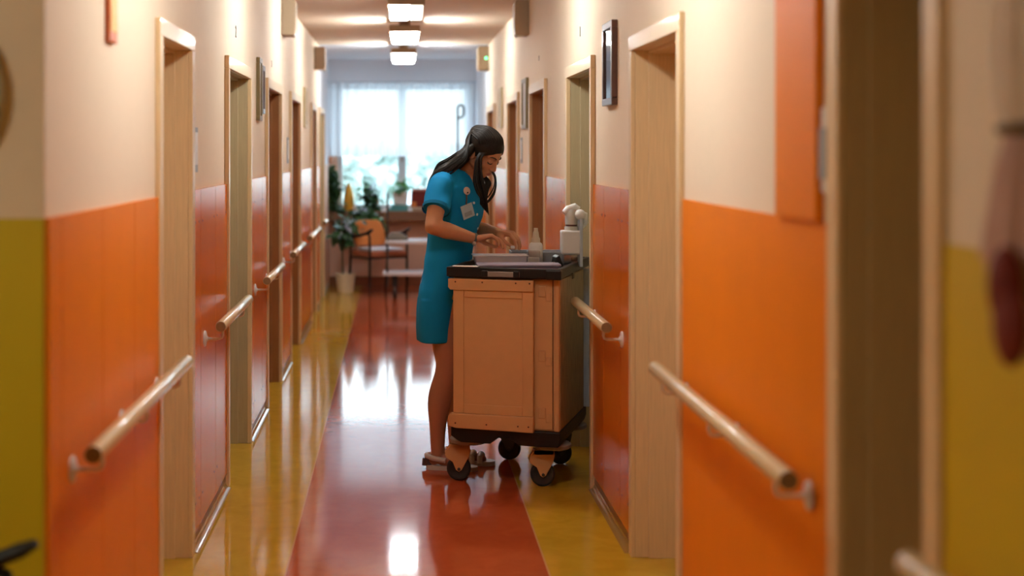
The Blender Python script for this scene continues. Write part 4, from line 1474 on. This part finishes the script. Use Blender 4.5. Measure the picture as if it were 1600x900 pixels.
plant(lv, [(0.10, -0.34, -0.20), (0.06, -0.32, -0.12), (0.09, -0.34, -0.25)], 75, 0.035, 0.09, rn)
lv.build('trailing_shoot', LEAFB, sp_)
lv = MB()
plant(lv, [(-0.07, -0.05, 0.28)], 22, 0.022, 0.07, rn, -0.3)
lv.build('upper_shoot', LEAFB, sp_)
for c in [(0.09, -0.37, -0.2), (-0.10, -0.36, 0.02), (0.0, -0.1, 0.30)]:
    lv = MB()
    plant(lv, [c], 12, 0.015, 0.05, rn)
    lv.build('bloom', LEAFP, sp_)
vo_ = V(((545 - 622) * YV / F, YV, 0.88))
vs = thing('vase', vo_, 'tall pointed yellow-orange vase on the sill', 'vase')
MB().lathe([(0.0, 0.0), (0.046, 0.0), (0.064, 0.07), (0.062, 0.16), (0.040, 0.24), (0.020, 0.30), (0.012, 0.325), (0.0, 0.325)], (0, 0, 0), 24).build('vessel', VASEY, vs)
wp = V(((625 - 622) * YV / F, YV, 0.88))
wpt = thing('white_planter', wp + V((0, 0, 0.07)), 'white planter with bright green shoots on the teal books', 'plant')
MB().taper(-0.085, 0.095, -0.06, 0.06, 0, 0.15, 0.012, 0.01).build('planter', WHITEP, wpt, smooth=False, bevel=0.008)
lv = MB()
plant(lv, [(-0.03, 0, 0.17), (0.03, 0, 0.2), (0.07, 0, 0.2)], 46, 0.03, 0.08, rn, -0.5)
lv.build('foliage', LEAFB, wpt)
for k, (dx, wd, hh, m, lab) in enumerate(((-0.02, 0.24, 0.035, TEALB, 'lower teal book lying on the sill under the planter'), (0.0, 0.20, 0.034, TEALB, 'upper teal book directly beneath the white planter'))):
    bk = thing('book', wp + V((dx - wd / 2 - 0.005, -0.09, 0.0355 * k)), lab, 'book', 'teal books on the sill')
    MB().box(0, wd, 0, 0.16, 0, hh).build('cover', m, bk, smooth=False, bevel=0.003)
    MB().box(0.004, wd + 0.001, 0.006, 0.154, 0.004, hh - 0.004).build('pages', PAPER, bk, smooth=False)
cl = V(((646 - 622) * 16.66 / F, 16.66, 0.88))
ct = thing('folded_cloth', cl, 'cream folded cloth lying on the sill under the red bag', 'cloth')
MB().box(-0.02, 0.24, -0.1, 0.06, 0, 0.045).build('cloth', CREAMB, ct, smooth=False, bevel=0.018, seg=3)
rb = thing('red_bag', cl + V((0.045, 0, 0.046)), 'dark red bag with pink rim behind her shoulder on the sill', 'bag')
MB().taper(-0.07, 0.17, -0.07, 0.05, 0, 0.19, -0.01, 0.0).build('bag', REDF, rb, smooth=False, bevel=0.02, seg=3)
MB().box(-0.065, 0.165, -0.066, 0.046, 0.185, 0.215).build('rim', PINKF, rb, smooth=False, bevel=0.012)
MB().box(-0.075, -0.01, -0.078, -0.07, 0.0, 0.06).build('tag', FABO, rb, smooth=False, bevel=0.003)


# armchair --------------------------------------------------------------------
def armchair(loc, rz, label, paper=False):
    t = thing('armchair', loc, label, 'chair', 'orange armchairs with black frames', rz=rz)
    w, d = 0.47, 0.44
    # local: faces -y; origin under the seat centre
    for sx in (-1, 1):
        x = sx * w / 2
        MB().tube([(x, -d / 2, 0), (x, -d / 2, 0.62), (x, -d / 2 + 0.01, 0.655), (x, -d / 2 + 0.04, 0.668)], 0.0135, 12).build('leg', BLACK, t)
        MB().tube([(x, d / 2 + 0.04, 0), (x, d / 2, 0.42), (x, d / 2 + 0.02, 0.60), (x * 0.86, d / 2 + 0.075, 0.79)], 0.0135, 12).build('leg', BLACK, t)
        MB().tube([(x, -d / 2 - 0.055, 0.724), (x, -d / 2 - 0.02, 0.708), (x, -d / 2 + 0.05, 0.680), (x, 0.0, 0.648), (x, d / 2 + 0.02, 0.615)], [0.014, 0.024, 0.025, 0.023, 0.016], 12, flat=(0.7, (0, 0, 1))).build('armrest', BLACK, t)
        MB().tube([(x, -d / 2, 0.40), (x, d / 2, 0.40)], 0.011, 10).build('side_rail', BLACK, t)
    MB().tube([(-w / 2, -d / 2, 0.405), (w / 2, -d / 2, 0.405)], 0.011, 10).build('front_rail', BLACK, t)
    MB().box(-w / 2 + 0.01, w / 2 - 0.01, -d / 2 - 0.02, d / 2, 0.412, 0.475).build('seat', FABR, t, smooth=False, bevel=0.022, seg=3)
    ring = []
    for zz, yy, hw_ in ((0.52, d / 2 + 0.0, 0.17), (0.56, d / 2 + 0.005, 0.20), (0.66, d / 2 + 0.025, 0.205), (0.76, d / 2 + 0.05, 0.18), (0.80, d / 2 + 0.06, 0.13)):
        ring.append([V((hw_ * math.cos(2 * PI * k / 28), yy + 0.03 * math.sin(2 * PI * k / 28) - 0.03 * (1 - math.cos(PI * math.cos(2 * PI * k / 28))) * 0.3, zz)) for k in range(28)])
    MB().loft(ring).build('backrest', FABO, t)
    return t


armchair(V((-0.215, 15.85, 0)), math.radians(30), 'orange armchair with black legs under the end window')
armchair(V((-1.065, 2.87, 0)), math.radians(90), 'dark-armed orange chair at the hall corner, only its arm in view')
cp = thing('cushion_pad', V((-0.215, 15.85, 0.476)), 'white flat pad lying on the far armchair seat', 'cushion', rz=math.radians(30))
MB().box(-0.19, 0.20, -0.21, 0.15, 0, 0.03).build('pad', SHELFW, cp, smooth=False, bevel=0.012)

# serving trolley ---------------------------------------------------------------
st = thing('serving_trolley', V((-0.135, 15.2, 0)), 'steel trolley with two pale shelves behind the woman', 'trolley')
for x in (0.02, 0.62):
    for y in (0.02, 0.40):
        ztop = 1.13 if x < 0.1 else 0.95
        MB().cyl((x, y, 0.13), (x, y, ztop), 0.010, n=12).build('post', STEELD, st)
for z0 in (0.245, 0.585):
    sh = MB().box(-0.03 if z0 < 0.3 else 0.0, 0.66, 0.0, 0.42, z0, z0 + 0.035)
    sh.build('shelf', SHELFW, st, smooth=False, bevel=0.006)
for x in (0.10, 0.58):
    for y in (0.05, 0.37):
        c = MB().lathe([(0.0, -0.02), (0.06, -0.02), (0.065, -0.012), (0.065, 0.012), (0.06, 0.02), (0.0, 0.02)], (x, y, 0.065), 24, Matrix.Rotation(PI / 2, 4, 'Y'))
        c.box(x - 0.03, x + 0.03, y - 0.02, y + 0.02, 0.13, 0.245)
        c.box(x - 0.03, x - 0.024, y - 0.02, y + 0.02, 0.05, 0.14).box(x + 0.024, x + 0.03, y - 0.02, y + 0.02, 0.05, 0.14)
        c.build('caster', RUBBER, st, angle=60)
tw = thing('towel', V((-0.02, 15.3, 0.621)), 'taupe folded towel on the upper shelf of the steel trolley', 'towel')
MB().loft([[V((x, y, 0)) for x, y in ((-0.1, 0), (0.13, 0), (0.13, 0.2), (-0.1, 0.2))], [V((x, y, 0.03)) for x, y in ((-0.1, 0), (0.12, 0), (0.12, 0.2), (-0.1, 0.2))],
           [V((x, y, 0.075)) for x, y in ((-0.05, 0.03), (0.05, 0.03), (0.05, 0.17), (-0.05, 0.17))]]).build('towel', TAUPE, tw, smooth=False, bevel=0.012, seg=3)

# --------------------------------------------------------------------------- outside
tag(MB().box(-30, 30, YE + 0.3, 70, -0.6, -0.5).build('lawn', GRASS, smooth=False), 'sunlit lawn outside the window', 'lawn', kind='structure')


def tree(x, y, h, r, label, seed):
    rr = random.Random(seed)
    t = thing('tree', (x, y, -0.5), label, 'tree', 'trees outside the window')
    MB().tube([(0, 0, 0), (0.1, 0, h * 0.4), (0.0, 0, h * 0.75)], [0.2, 0.15, 0.06], 10).build('trunk', BARK, t)
    lv_ = MB()
    for k in range(900):
        d = V((rr.gauss(0, 1), rr.gauss(0, 1), rr.gauss(0, 0.9)))
        d = d.normalized() * r * rr.uniform(0.35, 1.0)
        p_ = V((0, 0, h * 0.72)) + d
        L = rr.uniform(0.22, 0.45)
        lv_.leaf(p_, (rr.uniform(-1, 1), rr.uniform(-1, 1), rr.uniform(-1, 0.3)), (0, 0, 1), L, L * 0.7)
    lv_.build('foliage', TREEL, t)


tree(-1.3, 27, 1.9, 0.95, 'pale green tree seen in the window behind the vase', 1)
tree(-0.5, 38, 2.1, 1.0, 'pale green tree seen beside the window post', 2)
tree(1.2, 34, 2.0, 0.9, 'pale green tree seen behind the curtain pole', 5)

# --------------------------------------------------------------------------- light and camera
w = bpy.data.worlds.new('day')
SC.world = w
w.use_nodes = True
bg = w.node_tree.nodes['Background']
tcw = w.node_tree.nodes.new('ShaderNodeTexCoord')
sx = w.node_tree.nodes.new('ShaderNodeSeparateXYZ')
w.node_tree.links.new(tcw.outputs['Generated'], sx.inputs[0])
rp = w.node_tree.nodes.new('ShaderNodeValToRGB')
rp.color_ramp.elements[0].position = 0.0
rp.color_ramp.elements[0].color = (0.80, 0.92, 0.95, 1)
rp.color_ramp.elements[1].position = 0.6
rp.color_ramp.elements[1].color = (0.62, 0.80, 1.0, 1)
w.node_tree.links.new(sx.outputs[2], rp.inputs[0])
w.node_tree.links.new(rp.outputs[0], bg.inputs['Color'])
bg.inputs['Strength'].default_value = 5.0

cam = bpy.data.cameras.new('camera')
co_ = bpy.data.objects.new('camera', cam)
COL.objects.link(co_)
co_.location = (0, 0, EYE)
co_.rotation_euler = (PI / 2, 0, 0)
cam.sensor_width = 36
cam.lens = 50
cam.shift_x = (800 - 622) / 1600
cam.shift_y = -(450 - 236) / 1600
cam.clip_start = 0.05
cam.clip_end = 200
cam.dof.use_dof = True
cam.dof.focus_distance = 7.0
cam.dof.aperture_fstop = 1.5
SC.camera = co_
SC.view_settings.view_transform = 'Standard'
SC.view_settings.look = 'None'
SC.view_settings.exposure = 0.34
SC.cycles.use_denoising = True
SC.cycles.max_bounces = 10
SC.cycles.sample_clamp_indirect = 6.0
